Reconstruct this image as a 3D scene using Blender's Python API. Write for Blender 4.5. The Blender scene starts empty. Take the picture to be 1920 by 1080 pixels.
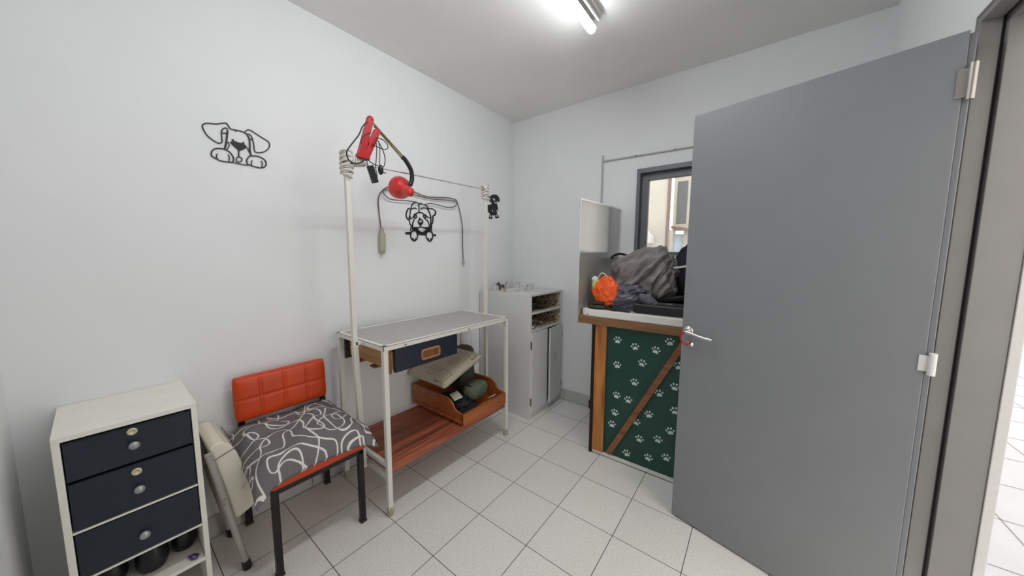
import bpy, bmesh, math, random
from mathutils import Vector, Matrix, noise
random.seed(7)
PI = math.pi
SC = bpy.context.scene
COL = SC.collection

# ------------------------------------------------------------------ camera, world, light, exposure
cam_d = bpy.data.cameras.new('camera'); cam = bpy.data.objects.new('camera', cam_d); COL.objects.link(cam)
CR = Vector((0.79262306, 0.60969055, 0.00511005)); CU = Vector((-0.0656362, 0.0769914, 0.99486894)); CF = Vector((-0.60616877, 0.78889147, -0.10104293))
M4 = Matrix((CR, CU, -CF)).transposed().to_4x4(); M4.translation = Vector((1.99729925, -2.61894641, 1.35070207))
cam.matrix_world = M4
cam_d.sensor_fit = 'HORIZONTAL'; cam_d.sensor_width = 36.0; cam_d.lens = 36.0 * 604.034 / 1920.0
cam_d.clip_start = 0.02; cam_d.clip_end = 100
SC.camera = cam
SC.view_settings.view_transform = 'Standard'; SC.view_settings.look = 'None'
SC.view_settings.gamma = 1.0; SC.view_settings.use_curve_mapping = False
SC.view_settings.exposure = 0.47
world = bpy.data.worlds.new('world'); SC.world = world; world.use_nodes = True
wn = world.node_tree.nodes['Background']
wn.inputs['Color'].default_value = (1.0, 0.955, 0.90, 1); wn.inputs['Strength'].default_value = 1.9
TUBE_STRENGTH = 33.0

# ------------------------------------------------------------------ materials
def lin(c):
    return tuple(((v/12.92) if v <= 0.04045 else ((v+0.055)/1.055)**2.4) for v in c)
def rgb(r, g, b):
    return lin((r/255.0, g/255.0, b/255.0)) + (1,)
class NT:
    def __init__(s, name):
        s.m = bpy.data.materials.new(name); s.m.use_nodes = True; s.t = s.m.node_tree
        s.b = s.t.nodes['Principled BSDF']; s.out = s.t.nodes['Material Output']
    def n(s, typ, **kw):
        nd = s.t.nodes.new(typ)
        for k, v in kw.items(): setattr(nd, k, v)
        return nd
    def l(s, a, b): s.t.links.new(a, b)
    def obj(s): return s.n('ShaderNodeTexCoord').outputs['Object']
    def geo(s): return s.n('ShaderNodeNewGeometry').outputs['Position']
    def mapv(s, v, scale=(1,1,1), loc=(0,0,0), rot=(0,0,0)):
        mp = s.n('ShaderNodeMapping'); mp.inputs['Scale'].default_value = scale; mp.inputs['Location'].default_value = loc; mp.inputs['Rotation'].default_value = rot
        s.l(v, mp.inputs['Vector']); return mp.outputs[0]
    def noise(s, v, scale=5, detail=3, rough=.5):
        nd = s.n('ShaderNodeTexNoise'); nd.inputs['Scale'].default_value = scale; nd.inputs['Detail'].default_value = detail; nd.inputs['Roughness'].default_value = rough
        s.l(v, nd.inputs['Vector']); return nd.outputs['Fac']
    def ramp(s, f, stops, interp='LINEAR'):
        r = s.n('ShaderNodeValToRGB'); r.color_ramp.interpolation = interp
        e = r.color_ramp.elements
        while len(e) < len(stops): e.new(0.5)
        for i, (p, c) in enumerate(stops): e[i].position = p; e[i].color = c
        s.l(f, r.inputs['Fac']); return r.outputs['Color']
    def math(s, op, a, b=None, c=None):
        nd = s.n('ShaderNodeMath', operation=op)
        for i, v in enumerate((a, b, c)):
            if v is None: continue
            if isinstance(v, (int, float)): nd.inputs[i].default_value = v
            else: s.l(v, nd.inputs[i])
        return nd.outputs[0]
    def mix(s, f, a, b):
        nd = s.n('ShaderNodeMix', data_type='RGBA')
        for k, v in ((0, f), (6, a), (7, b)):
            if isinstance(v, (int, float)): nd.inputs[k].default_value = v
            elif isinstance(v, tuple): nd.inputs[k].default_value = v
            else: s.l(v, nd.inputs[k])
        return nd.outputs[2]
    def bump(s, h, strength=.2, dist=.002):
        nd = s.n('ShaderNodeBump'); nd.inputs['Strength'].default_value = strength; nd.inputs['Distance'].default_value = dist
        s.l(h, nd.inputs['Height']); s.l(nd.outputs[0], s.b.inputs['Normal'])
    def set(s, **kw):
        for k, v in kw.items():
            s.b.inputs[k.replace('_', ' ')].default_value = v
        return s
def mat(name, c, rough=.5, metal=0., var=.05, nscale=20, bump=.1, bd=.001, **kw):
    t = NT(name); v = t.obj(); f = t.noise(v, nscale, 4)
    lo = tuple(x*(1-var) for x in c[:3]) + (1,); hi = tuple(min(1, x*(1+var)) for x in c[:3]) + (1,)
    t.l(t.ramp(f, [(.3, lo), (.7, hi)]), t.b.inputs['Base Color'])
    t.set(Roughness=rough, Metallic=metal, **kw)
    if bump: t.bump(t.noise(v, nscale*6, 3), bump, bd)
    return t.m
def mat_worn(name, c, wear, rough=.5, metal=0., amount=.62, nscale=14, **kw):
    t = NT(name); v = t.obj(); f = t.noise(v, nscale, 6, .65)
    t.l(t.ramp(f, [(amount, c), (amount+.06, wear)]), t.b.inputs['Base Color'])
    t.set(Roughness=rough, Metallic=metal, **kw); t.bump(f, .15, .001); return t.m
def mat_wood(name, a, b, axis='y', scale=6, rough=.45, planks=0, plank_axis='x', coat=0.0):
    t = NT(name); v = t.obj()
    st = {'x': (1, 14, 14), 'y': (14, 1, 14), 'z': (14, 14, 1)}[axis]
    mv = t.mapv(v, st); f = t.noise(mv, scale, 5, .6)
    col = t.ramp(f, [(.3, a), (.7, b)])
    if planks:
        sp = t.n('ShaderNodeSeparateXYZ'); t.l(v, sp.inputs[0]); o = sp.outputs[{'x': 0, 'y': 1, 'z': 2}[plank_axis]]
        q = t.math('MULTIPLY', o, planks); fl = t.math('FLOOR', q)
        wn_ = t.n('ShaderNodeTexWhiteNoise', noise_dimensions='1D'); t.l(fl, wn_.inputs['W'])
        k = t.math('MULTIPLY_ADD', wn_.outputs['Value'], .55, .68)
        hs = t.n('ShaderNodeHueSaturation'); t.l(k, hs.inputs['Value']); t.l(col, hs.inputs['Color']); col = hs.outputs[0]
        fr = t.math('FRACT', q); ln = t.math('LESS_THAN', fr, .06)
        col = t.mix(ln, col, (.02, .008, .005, 1))
    t.l(col, t.b.inputs['Base Color']); t.set(Roughness=rough); t.b.inputs['Coat Weight'].default_value = coat
    t.bump(f, .15, .001); return t.m

M = {}
M['wall'] = mat('wall_paint', (.86, .865, .87, 1), .75, var=.012, nscale=3, bump=.12, bd=.002)
M['ceil'] = mat('ceiling_paint', (.90, .885, .87, 1), .85, var=.03, nscale=2, bump=.25, bd=.003)
def floor_mat():
    t = NT('floor_tile'); v = t.geo()
    mv = t.mapv(v, loc=(-0.6146, 2.0825 + 0.0, 0))
    sp = t.n('ShaderNodeSeparateXYZ'); t.l(mv, sp.inputs[0])
    masks = []
    for o in (0, 1):
        q = t.math('DIVIDE', sp.outputs[o], .3); fr = t.math('FRACT', t.math('ADD', q, .5))
        d = t.math('ABSOLUTE', t.math('SUBTRACT', fr, .5)); masks.append(t.math('LESS_THAN', d, .0055))
    g = t.math('MAXIMUM', masks[0], masks[1])
    cx = t.n('ShaderNodeCombineXYZ')
    for o in (0, 1): t.l(t.math('ROUND', t.math('SUBTRACT', t.math('DIVIDE', sp.outputs[o], .3), .5)), cx.inputs[o])
    wn_ = t.n('ShaderNodeTexWhiteNoise'); t.l(cx.outputs[0], wn_.inputs['Vector'])
    f = t.noise(v, 160, 2, .7); f2 = t.noise(v, 4, 3)
    base = t.ramp(f, [(.30, rgb(198, 196, 189)), (.45, rgb(232, 230, 224)), (.7, rgb(239, 237, 232))])
    hs = t.n('ShaderNodeHueSaturation'); t.l(base, hs.inputs['Color'])
    t.l(t.math('ADD', t.math('MULTIPLY_ADD', wn_.outputs['Value'], .05, .93), t.math('MULTIPLY', f2, .06)), hs.inputs['Value'])
    col = t.mix(g, hs.outputs[0], rgb(78, 76, 74)); t.l(col, t.b.inputs['Base Color'])
    t.set(Roughness=.38); t.bump(t.math('SUBTRACT', 1.0, g), .4, .001); return t.m
M['floor'] = floor_mat()
M['base'] = mat('baseboard_tile', rgb(196, 195, 192), .4, var=.03, nscale=60, bump=.05)
M['outfloor'] = mat('patio_tile', rgb(160, 161, 166), .5, var=.03, nscale=5)
M['grout'] = mat('grout', rgb(128, 127, 128), .9)
M['steelgrey'] = mat('door_grey_paint', rgb(129, 131, 134), .42, var=.02, nscale=8, bump=.12, bd=.0012)
M['framegrey'] = mat('frame_grey_paint', rgb(112, 115, 120), .4, var=.04, nscale=10, bump=.05)
M['jamb'] = mat('jamb_paint', rgb(126, 124, 121), .4, var=.03, nscale=10, bump=.05)
M['dark'] = mat('near_black', rgb(30, 27, 28), .7)
M['chrome'] = mat('chrome_metal', (.60, .59, .57, 1), .32, 1., var=.03, bump=0)
M['redplastic'] = mat('red_plastic', rgb(170, 20, 25), .35, var=.05)
M['white_metal'] = mat_worn('white_painted_steel', rgb(226, 223, 214), rgb(150, 135, 112), .4, amount=.72, nscale=30)
M['foot'] = mat('worn_rubber_foot', rgb(165, 158, 138), .8, var=.3, nscale=60)
M['tabletop'] = mat('table_laminate', rgb(172, 169, 165), .45, var=.03, nscale=6, bump=.05)
M['screw'] = mat('screw_metal', (.35, .33, .30, 1), .4, .9)
M['pine'] = mat_wood('pine_planks', rgb(150, 116, 70), rgb(196, 160, 105), 'x', 4)
M['brownwood'] = mat_wood('brown_wood', rgb(96, 56, 30), rgb(140, 88, 48), 'z', 4)
M['navy'] = mat('navy_laminate', rgb(24, 34, 48), .45, var=.12, nscale=9, bump=.15)
M['copper'] = mat('copper_plastic', rgb(176, 112, 78), .3, var=.08, bump=0)
M['redwood'] = mat_wood('reddish_parquet', rgb(108, 48, 30), rgb(184, 104, 74), 'y', 3, .5, planks=34, plank_axis='x')
M['brownbox'] = mat_wood('stained_drawer_wood', rgb(138, 70, 28), rgb(180, 102, 50), 'y', 2.2, .4, coat=.2)
M['orange'] = mat('orange_vinyl', rgb(206, 64, 4), .42, var=.12, nscale=7, bump=.15, bd=.0015)
M['blackmetal'] = mat('black_steel', rgb(30, 24, 26), .4, .3, var=.2)
M['offwhite'] = mat('offwhite_laminate', rgb(240, 237, 226), .45, var=.03, nscale=8, bump=.05)
M['cabwhite'] = mat('cabinet_white', rgb(214, 214, 212), .5, var=.015, nscale=5, bump=.06)
M['handle'] = mat('handle_metal', (.42, .40, .37, 1), .35, .8)
M['knobgrey'] = mat('grey_metal_knob', (.42, .43, .44, 1), .4, .6)
M['lockbrass'] = mat('pale_brass', rgb(214, 208, 172), .3, .35)
M['countertop'] = mat('countertop_white', rgb(226, 224, 218), .3, var=.02, nscale=6, bump=.03)
M['counterwood'] = mat_wood('varnished_pine_trim', rgb(112, 78, 50), rgb(146, 106, 72), 'x', 3)
M['stile'] = mat_wood('knotty_pine', rgb(112, 56, 20), rgb(210, 140, 72), 'z', 3)
M['brace'] = mat_wood('brace_wood', rgb(112, 68, 40), rgb(150, 98, 62), 'x', 3)
M['green'] = mat('dark_green_board', rgb(20, 66, 56), .5, var=.1, nscale=5, bump=.06)
M['paw'] = mat('paw_paint', rgb(205, 222, 214), .6, var=.08, nscale=40, bump=0)
M['black'] = mat('black_vinyl', rgb(14, 15, 22), .5, var=.2)
M['white'] = mat('white_vinyl', rgb(225, 225, 225), .5)
M['cordbrown'] = mat('brown_cord', rgb(98, 82, 78), .6)
M['blackplastic'] = mat('black_plastic', rgb(20, 20, 22), .35, var=.2)
M['beigeplastic'] = mat('greenish_plastic', rgb(176, 176, 152), .5, var=.08)
M['rope'] = mat('white_rope', rgb(224, 221, 212), .8, var=.1, nscale=80, bump=.3)
M['redpaint'] = mat_worn('red_lamp_paint', rgb(186, 22, 26), rgb(120, 14, 18), .35, amount=.6, nscale=40)
M['redshade'] = mat('red_enamel', rgb(214, 48, 42), .25, var=.05, bump=0, Coat_Weight=.4)
M['brass'] = mat('aged_brass_tube', rgb(150, 136, 104), .35, .7, var=.15)
M['jacket'] = mat('grey_nylon', rgb(130, 125, 123), .45, var=.18, nscale=12, bump=.3, bd=.002)
M['jacket2'] = mat('charcoal_nylon', rgb(96, 94, 104), .45, var=.2, nscale=12, bump=.3, bd=.002)
M['blackcloth'] = mat('black_cloth', rgb(20, 19, 25), .7, var=.3, nscale=12, bump=.3, bd=.002)
M['orangecloth'] = mat('orange_plastic_bag', rgb(244, 92, 22), .4, var=.12, nscale=14, bump=.2)
M['leafgreen'] = mat('pale_green_print', rgb(170, 190, 120), .5, var=.2)
M['olive'] = mat('olive_pouch', rgb(90, 100, 82), .75, var=.1, nscale=10, bump=.25, bd=.002)
M['darkolive'] = mat('dark_grey_bag', rgb(78, 76, 68), .8, var=.1, nscale=10, bump=.25, bd=.002)
M['darkbrown'] = mat('dark_brown_leather', rgb(50, 44, 40), .6, var=.2)
M['paper'] = mat('paper', rgb(220, 216, 200), .8, var=.03)
M['blueplastic'] = mat('dark_blue_plastic', rgb(28, 42, 74), .4)
M['purple'] = mat('purple_plastic', rgb(92, 60, 120), .35)
M['alu'] = mat('aluminium', (.78, .78, .78, 1), .3, .8, bump=0)
M['graypipe'] = mat_worn('grey_conduit', rgb(190, 190, 190), rgb(70, 66, 66), .4, .2, amount=.6, nscale=25)
M['cream'] = mat('cream_wall', rgb(200, 195, 186), .85, var=.03, nscale=4)
M['outwin'] = mat('grey_outside_window', rgb(108, 110, 112), .3)
M['bluelight'] = mat('pale_blue_panel', rgb(205, 220, 240), .5)
M['brick'] = mat('brown_edge', rgb(140, 116, 108), .8, var=.2, nscale=30)
M['stoolvinyl'] = mat_worn('stained_ivory_vinyl', rgb(230, 224, 206), rgb(192, 176, 156), .45, amount=.6, nscale=7)
M['rust'] = mat_worn('rusty_grey_tube', rgb(168, 163, 154), rgb(112, 98, 84), .5, .2, amount=.62, nscale=40)
M['fig_white'] = mat('white_ceramic', rgb(222, 220, 214), .3, var=.05, bump=0)
M['fig_grey'] = mat('grey_ceramic', rgb(92, 92, 94), .35, var=.2, bump=0)
M['fig_tan'] = mat('tan_ceramic', rgb(190, 160, 112), .35, var=.15, bump=0)
M['fig_brown'] = mat('brown_ceramic', rgb(96, 58, 38), .35, var=.15, bump=0)
M['leopard_dark'] = None
def mat_leopard():
    t = NT('leopard_lining'); v = t.obj(); vo = t.n('ShaderNodeTexVoronoi', feature='F1'); vo.inputs['Scale'].default_value = 55
    nd = t.n('ShaderNodeTexNoise'); nd.inputs['Scale'].default_value = 60; t.l(v, nd.inputs['Vector'])
    va = t.n('ShaderNodeVectorMath', operation='MULTIPLY_ADD'); t.l(nd.outputs['Color'], va.inputs[0]); va.inputs[1].default_value = (.02, .02, .02); t.l(v, va.inputs[2])
    t.l(va.outputs[0], vo.inputs['Vector'])
    t.l(t.ramp(vo.outputs['Distance'], [(.30, rgb(24, 16, 14)), (.36, rgb(70, 46, 36)), (.42, rgb(215, 195, 170))]), t.b.inputs['Base Color']); t.set(Roughness=.5); return t.m
M['leopard'] = mat_leopard(); del M['leopard_dark']
def mat_curvy():
    t = NT('grey_cushion_with_white_curves'); v = t.obj()
    def lines(loc, sc, w):
        mv = t.mapv(v, (1, 1, .3), loc); f = t.noise(mv, sc, 0.0, 0.0)
        q = t.math('FRACT', t.math('MULTIPLY', f, 6.0)); d = t.math('ABSOLUTE', t.math('SUBTRACT', q, .5)); return f, d
    # contour lines of two smooth fields, width kept even by dividing by the slope
    out = None
    for loc, sc in (((0, 0, 0), 6.4), ((3.1, 7.7, 0), 5.6)):
        f0, d = lines(loc, sc, 0)
        e = .004
        fx, _ = lines((loc[0]+e, loc[1], 0), sc, 0); fy, _ = lines((loc[0], loc[1]+e, 0), sc, 0)
        gx = t.math('DIVIDE', t.math('SUBTRACT', fx, f0), e); gy = t.math('DIVIDE', t.math('SUBTRACT', fy, f0), e)
        g = t.math('SQRT', t.math('ADD', t.math('MULTIPLY', gx, gx), t.math('MULTIPLY', gy, gy)))
        dist = t.math('DIVIDE', d, t.math('MULTIPLY', t.math('MAXIMUM', g, .5), 6.0))
        m = t.math('LESS_THAN', dist, .0034)
        out = m if out is None else t.math('MAXIMUM', out, m)
    t.l(t.mix(out, rgb(112, 109, 110), rgb(226, 222, 216)), t.b.inputs['Base Color']); t.set(Roughness=.9)
    t.bump(t.noise(v, 400, 2), .3, .0006); return t.m
M['curvy'] = mat_curvy()
def mat_squares():
    t = NT('taupe_fabric_with_square_print'); v = t.obj(); col = None
    base = t.ramp(t.noise(v, 60, 3), [(.3, rgb(196, 187, 166)), (.7, rgb(212, 203, 184))])
    sp = t.n('ShaderNodeSeparateXYZ'); t.l(v, sp.inputs[0]); acc = None
    for (cx, cy, r) in ((.10, .02, .035), (.10, .02, .018), (-.10, -.08, .03), (-.04, .11, .045), (-.11, .06, .03), (.02, -.11, .04), (.15, .14, .04), (.14, -.13, .045), (-.02, .0, .11)):
        dx = t.math('ABSOLUTE', t.math('SUBTRACT', sp.outputs[0], cx)); dy = t.math('ABSOLUTE', t.math('SUBTRACT', sp.outputs[1], cy))
        d = t.math('ABSOLUTE', t.math('SUBTRACT', t.math('MAXIMUM', dx, dy), r)); m = t.math('LESS_THAN', d, .0014)
        acc = m if acc is None else t.math('MAXIMUM', acc, m)
    t.l(t.mix(acc, base, rgb(120, 112, 94)), t.b.inputs['Base Color']); t.set(Roughness=.9); t.bump(t.noise(v, 300, 2), .3, .0006); return t.m
M['squares'] = mat_squares()
def mat_glass(name, tint, gl, rough=.0, ribs=False):
    t = NT(name); tr = t.n('ShaderNodeBsdfTransparent'); tr.inputs[0].default_value = tint
    g = t.n('ShaderNodeBsdfGlossy'); g.inputs['Roughness'].default_value = rough; g.inputs['Color'].default_value = (.95, .95, .95, 1)
    fr = t.n('ShaderNodeFresnel'); fr.inputs['IOR'].default_value = 1.5
    mx = t.n('ShaderNodeMixShader'); t.l(t.math('MINIMUM', t.math('ADD', fr.outputs[0], gl), 1.0), mx.inputs[0]); t.l(tr.outputs[0], mx.inputs[1]); t.l(g.outputs[0], mx.inputs[2])
    res = mx.outputs[0]
    if ribs:
        df = t.n('ShaderNodeBsdfDiffuse'); df.inputs[0].default_value = (.60, .60, .57, 1)
        m2 = t.n('ShaderNodeMixShader'); m2.inputs[0].default_value = .45; t.l(res, m2.inputs[1]); t.l(df.outputs[0], m2.inputs[2]); res = m2.outputs[0]
        sp = t.n('ShaderNodeSeparateXYZ'); t.l(t.geo(), sp.inputs[0])
        w = t.math('SINE', t.math('MULTIPLY', sp.outputs[1], 700.0)); bp = t.n('ShaderNodeBump'); bp.inputs['Strength'].default_value = .12; bp.inputs['Distance'].default_value = .001
        t.l(w, bp.inputs['Height']); t.l(bp.outputs[0], g.inputs['Normal'])
    t.l(res, t.out.inputs['Surface']); return t.m
M['pane'] = mat_glass('window_glass', (.96, .98, .98, 1), 0.0)
M['poly'] = mat_glass('ribbed_plastic_sheet', (.75, .76, .74, 1), .45, .10, True)
def mat_emit(name, c, s):
    t = NT(name); t.b.inputs['Emission Color'].default_value = c; t.b.inputs['Emission Strength'].default_value = s; t.b.inputs['Base Color'].default_value = (.9, .9, .9, 1); return t.m
M['tube'] = mat_emit('lit_tube', (.95, .98, 1.0, 1), TUBE_STRENGTH)

# ------------------------------------------------------------------ mesh helpers
class MB:
    def __init__(s): s.v = []; s.f = []; s.sm = []; s.mi = []
    def add(s, vs, fs, smooth=False, mi=0):
        o = len(s.v); s.v += [tuple(v) for v in vs]
        for f in fs: s.f.append(tuple(i+o for i in f)); s.sm.append(smooth); s.mi.append(mi)
        return s
    def box(s, x0, x1, y0, y1, z0, z1, mi=0, fn=None):
        vs = [(x, y, z) for x in (x0, x1) for y in (y0, y1) for z in (z0, z1)]
        if fn: vs = [fn(v) for v in vs]
        return s.add(vs, [(0,1,3,2),(4,6,7,5),(0,4,5,1),(2,3,7,6),(0,2,6,4),(1,5,7,3)], mi=mi)
    def obox(s, a, b, w, t, up, mi=0):
        a, b, up = Vector(a), Vector(b), Vector(up); d = (b-a).normalized(); side = d.cross(up).normalized(); u = side.cross(d).normalized()
        vs = [p + side*sx*w/2 + u*sy*t/2 for p in (a, b) for sx in (-1, 1) for sy in (-1, 1)]
        return s.add(vs, [(0,1,3,2),(4,6,7,5),(0,4,5,1),(2,3,7,6),(0,2,6,4),(1,5,7,3)], mi=mi)
    def tube(s, pts, r, n=10, mi=0, closed=False):
        P = [Vector(p) for p in pts]; k = len(P); rr = r if isinstance(r, (list, tuple)) else [r]*k
        up = Vector((0, 0, 1)); rings = []; prev = None
        for i, p in enumerate(P):
            a = P[i-1] if (i > 0 or closed) else P[i]; b = P[(i+1) % k] if (i < k-1 or closed) else P[i]
            t = (b-a).normalized() if (b-a).length > 1e-9 else Vector((0, 0, 1))
            if prev is None:
                x = t.cross(up if abs(t.z) < .9 else Vector((1, 0, 0))).normalized()
            else:
                x = (prev - t*prev.dot(t)); x = x.normalized() if x.length > 1e-6 else t.orthogonal().normalized()
            prev = x; y = t.cross(x)
            rings.append([p + (x*math.cos(2*PI*j/n) + y*math.sin(2*PI*j/n))*rr[i] for j in range(n)])
        vs = [v for ring in rings for v in ring]; fs = []
        for i in range(k if closed else k-1):
            for j in range(n):
                a = i*n+j; b = i*n+(j+1) % n; c = ((i+1) % k)*n+(j+1) % n; d = ((i+1) % k)*n+j; fs.append((a, b, c, d))
        s.add(vs, fs, True, mi)
        if not closed:
            s.add(rings[0], [tuple(range(n-1, -1, -1))], False, mi); s.add(rings[-1], [tuple(range(n))], False, mi)
        return s
    def lathe(s, prof, c=(0,0,0), axis=(0,0,1), n=24, mi=0):
        c = Vector(c); ax = Vector(axis).normalized(); x = ax.orthogonal().normalized(); y = ax.cross(x)
        vs = []; k = len(prof)
        for r, h in prof:
            for j in range(n): vs.append(c + ax*h + (x*math.cos(2*PI*j/n)+y*math.sin(2*PI*j/n))*max(r, 1e-5))
        fs = [(i*n+j, i*n+(j+1) % n, (i+1)*n+(j+1) % n, (i+1)*n+j) for i in range(k-1) for j in range(n)]
        s.add(vs, fs, True, mi); s.add(vs[:n], [tuple(range(n-1, -1, -1))], False, mi); s.add(vs[-n:], [tuple(range(n))], False, mi); return s
    def ball(s, c, r, mi=0, n=16, rot=None):
        c = Vector(c); r = (r, r, r) if isinstance(r, (int, float)) else r; vs = []; m = n//2
        for i in range(m+1):
            th = PI*i/m
            for j in range(n):
                ph = 2*PI*j/n; v = Vector((r[0]*math.sin(th)*math.cos(ph), r[1]*math.sin(th)*math.sin(ph), r[2]*math.cos(th)))
                if rot: v = rot @ v
                vs.append(c+v)
        return s.add(vs, [(i*n+j, (i+1)*n+j, (i+1)*n+(j+1) % n, i*n+(j+1) % n) for i in range(m) for j in range(n)], True, mi)
    def prism(s, poly, a, b, fn, mi=0):
        """poly in 2D, fn(u, v, w) -> xyz, from w=a to w=b"""
        n = len(poly); ar = sum(poly[i][0]*poly[(i+1) % n][1]-poly[(i+1) % n][0]*poly[i][1] for i in range(n))
        if ar < 0: poly = poly[::-1]
        vs = [fn(u, v, a) for u, v in poly] + [fn(u, v, b) for u, v in poly]
        fs = [tuple(range(n-1, -1, -1)), tuple(range(n, 2*n))] + [(i, (i+1) % n, n+(i+1) % n, n+i) for i in range(n)]
        return s.add(vs, fs, mi=mi)
    def build(s, name, mats, parent=None, bevel=0, seg=2, merge=False, sub=0):
        if not isinstance(mats, (list, tuple)): mats = [mats]
        bm = bmesh.new(); vl = [bm.verts.new(v) for v in s.v]
        for f, sm, mi in zip(s.f, s.sm, s.mi):
            try:
                fc = bm.faces.new([vl[i] for i in f]); fc.smooth = sm; fc.material_index = mi
            except ValueError: pass
        if merge: bmesh.ops.remove_doubles(bm, verts=bm.verts, dist=1e-5)
        bmesh.ops.recalc_face_normals(bm, faces=bm.faces)
        base = ROOTLOC(parent) if parent else None
        if base is None:
            xs = [v.co for v in bm.verts]
            base = Vector(((min(c.x for c in xs)+max(c.x for c in xs))/2, (min(c.y for c in xs)+max(c.y for c in xs))/2, min(c.z for c in xs)))
        for v in bm.verts: v.co -= base
        me = bpy.data.meshes.new(name); bm.to_mesh(me); bm.free()
        for m in mats: me.materials.append(m)
        o = bpy.data.objects.new(name, me); COL.objects.link(o)
        if parent: o.parent = parent
        else: o.location = base
        if bevel:
            md = o.modifiers.new('bevel', 'BEVEL'); md.width = bevel; md.segments = seg; md.limit_method = 'ANGLE'; md.angle_limit = math.radians(40)
        if sub:
            md = o.modifiers.new('sub', 'SUBSURF'); md.levels = sub; md.render_levels = sub
        return o
def ROOTLOC(p):
    while p.parent: p = p.parent
    return p.location.copy()
def thing(name, label, cat, loc, group=None):
    o = bpy.data.objects.new(name, None); COL.objects.link(o); o.location = loc; o.empty_display_size = .05
    o['label'] = label; o['category'] = cat
    if group: o['group'] = group
    return o
def tag(o, label, cat, group=None):
    o['label'] = label; o['category'] = cat
    if group: o['group'] = group
    return o
def struct(o, label=None, cat=None):
    o['kind'] = 'structure'
    if label: o['label'] = label
    if cat: o['category'] = cat
    return o
def smooth_path(pts, k=6):
    P = [Vector(p) for p in pts]
    if len(P) < 3: return P
    out = []
    for i in range(len(P)-1):
        p0 = P[max(i-1, 0)]; p1 = P[i]; p2 = P[i+1]; p3 = P[min(i+2, len(P)-1)]
        for j in range(k):
            t = j/k; out.append(.5*((2*p1)+(-p0+p2)*t+(2*p0-5*p1+4*p2-p3)*t*t+(-p0+3*p1-3*p2+p3)*t**3))
    out.append(P[-1]); return out
def B(x0, x1, y0, y1, z0, z1): return MB().box(x0, x1, y0, y1, z0, z1)
# ------------------------------------------------------------------ measured outlines (metres on the wall / panel)
PUPPY = [('s',[(-2.178,1.928),(-2.186,1.941),(-2.193,1.95),(-2.213,1.942),(-2.229,1.935),(-2.259,1.929),(-2.271,1.92),(-2.275,1.91),(-2.271,1.894),(-2.261,1.875),(-2.244,1.861),(-2.232,1.854),(-2.221,1.853),(-2.213,1.861),(-2.212,1.872),(-2.212,1.898),(-2.209,1.913),(-2.202,1.924),(-2.194,1.928),(-2.187,1.923)],0.0034),('s',[(-2.211,1.901),(-2.192,1.905)],0.0029),('s',[(-2.189,1.919),(-2.194,1.886),(-2.199,1.856),(-2.205,1.831)],0.0048),('s',[(-2.178,1.928),(-2.159,1.929),(-2.14,1.93),(-2.128,1.927),(-2.119,1.922),(-2.113,1.908),(-2.11,1.9)],0.0034),('s',[(-2.127,1.927),(-2.118,1.94),(-2.11,1.945),(-2.098,1.943),(-2.08,1.934),(-2.055,1.921),(-2.035,1.912),(-2.029,1.898),(-2.033,1.881),(-2.046,1.864),(-2.065,1.851),(-2.086,1.846),(-2.093,1.854),(-2.094,1.878),(-2.097,1.904),(-2.103,1.92),(-2.111,1.925),(-2.119,1.922)],0.0031),('s',[(-2.11,1.902),(-2.096,1.904)],0.0034),('s',[(-2.115,1.917),(-2.11,1.9),(-2.11,1.873),(-2.111,1.849),(-2.108,1.829)],0.0048),('s',[(-2.16,1.927),(-2.156,1.924)],0.0053),('s',[(-2.176,1.878),(-2.169,1.88)],0.0082),('s',[(-2.137,1.877),(-2.131,1.878)],0.0082),('p',[(-2.181,1.864),(-2.17,1.872),(-2.153,1.875),(-2.136,1.875),(-2.123,1.867),(-2.122,1.86),(-2.138,1.845),(-2.153,1.835),(-2.162,1.844),(-2.173,1.854)],0.0),('s',[(-2.154,1.838),(-2.156,1.806)],0.0034),('s',[(-2.165,1.798),(-2.161,1.805),(-2.155,1.809),(-2.148,1.807),(-2.144,1.801),(-2.146,1.792),(-2.156,1.785),(-2.166,1.787),(-2.165,1.798)],0.0029),('s',[(-2.194,1.869),(-2.188,1.859),(-2.189,1.847),(-2.196,1.834)],0.0024),('s',[(-2.184,1.866),(-2.172,1.873),(-2.158,1.876)],0.0034),('s',[(-2.12,1.859),(-2.116,1.845),(-2.109,1.832)],0.0029),('s',[(-2.205,1.831),(-2.222,1.83),(-2.238,1.825),(-2.249,1.813),(-2.253,1.8),(-2.251,1.788),(-2.241,1.783),(-2.226,1.776),(-2.206,1.775),(-2.187,1.777),(-2.178,1.783),(-2.176,1.801),(-2.185,1.819),(-2.197,1.828),(-2.205,1.831)],0.0034),('s',[(-2.232,1.805),(-2.236,1.793),(-2.234,1.78)],0.0024),('s',[(-2.194,1.811),(-2.191,1.798),(-2.193,1.78)],0.0024),('s',[(-2.187,1.778),(-2.164,1.777),(-2.14,1.776),(-2.123,1.777)],0.0029),('s',[(-2.118,1.821),(-2.087,1.829),(-2.066,1.825),(-2.052,1.815),(-2.049,1.8),(-2.056,1.784),(-2.075,1.775),(-2.095,1.776),(-2.115,1.779),(-2.126,1.786),(-2.126,1.802),(-2.118,1.816)],0.0034),('s',[(-2.105,1.804),(-2.109,1.792),(-2.109,1.779)],0.0024),('s',[(-2.069,1.809),(-2.065,1.799),(-2.068,1.78)],0.0024)]
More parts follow.
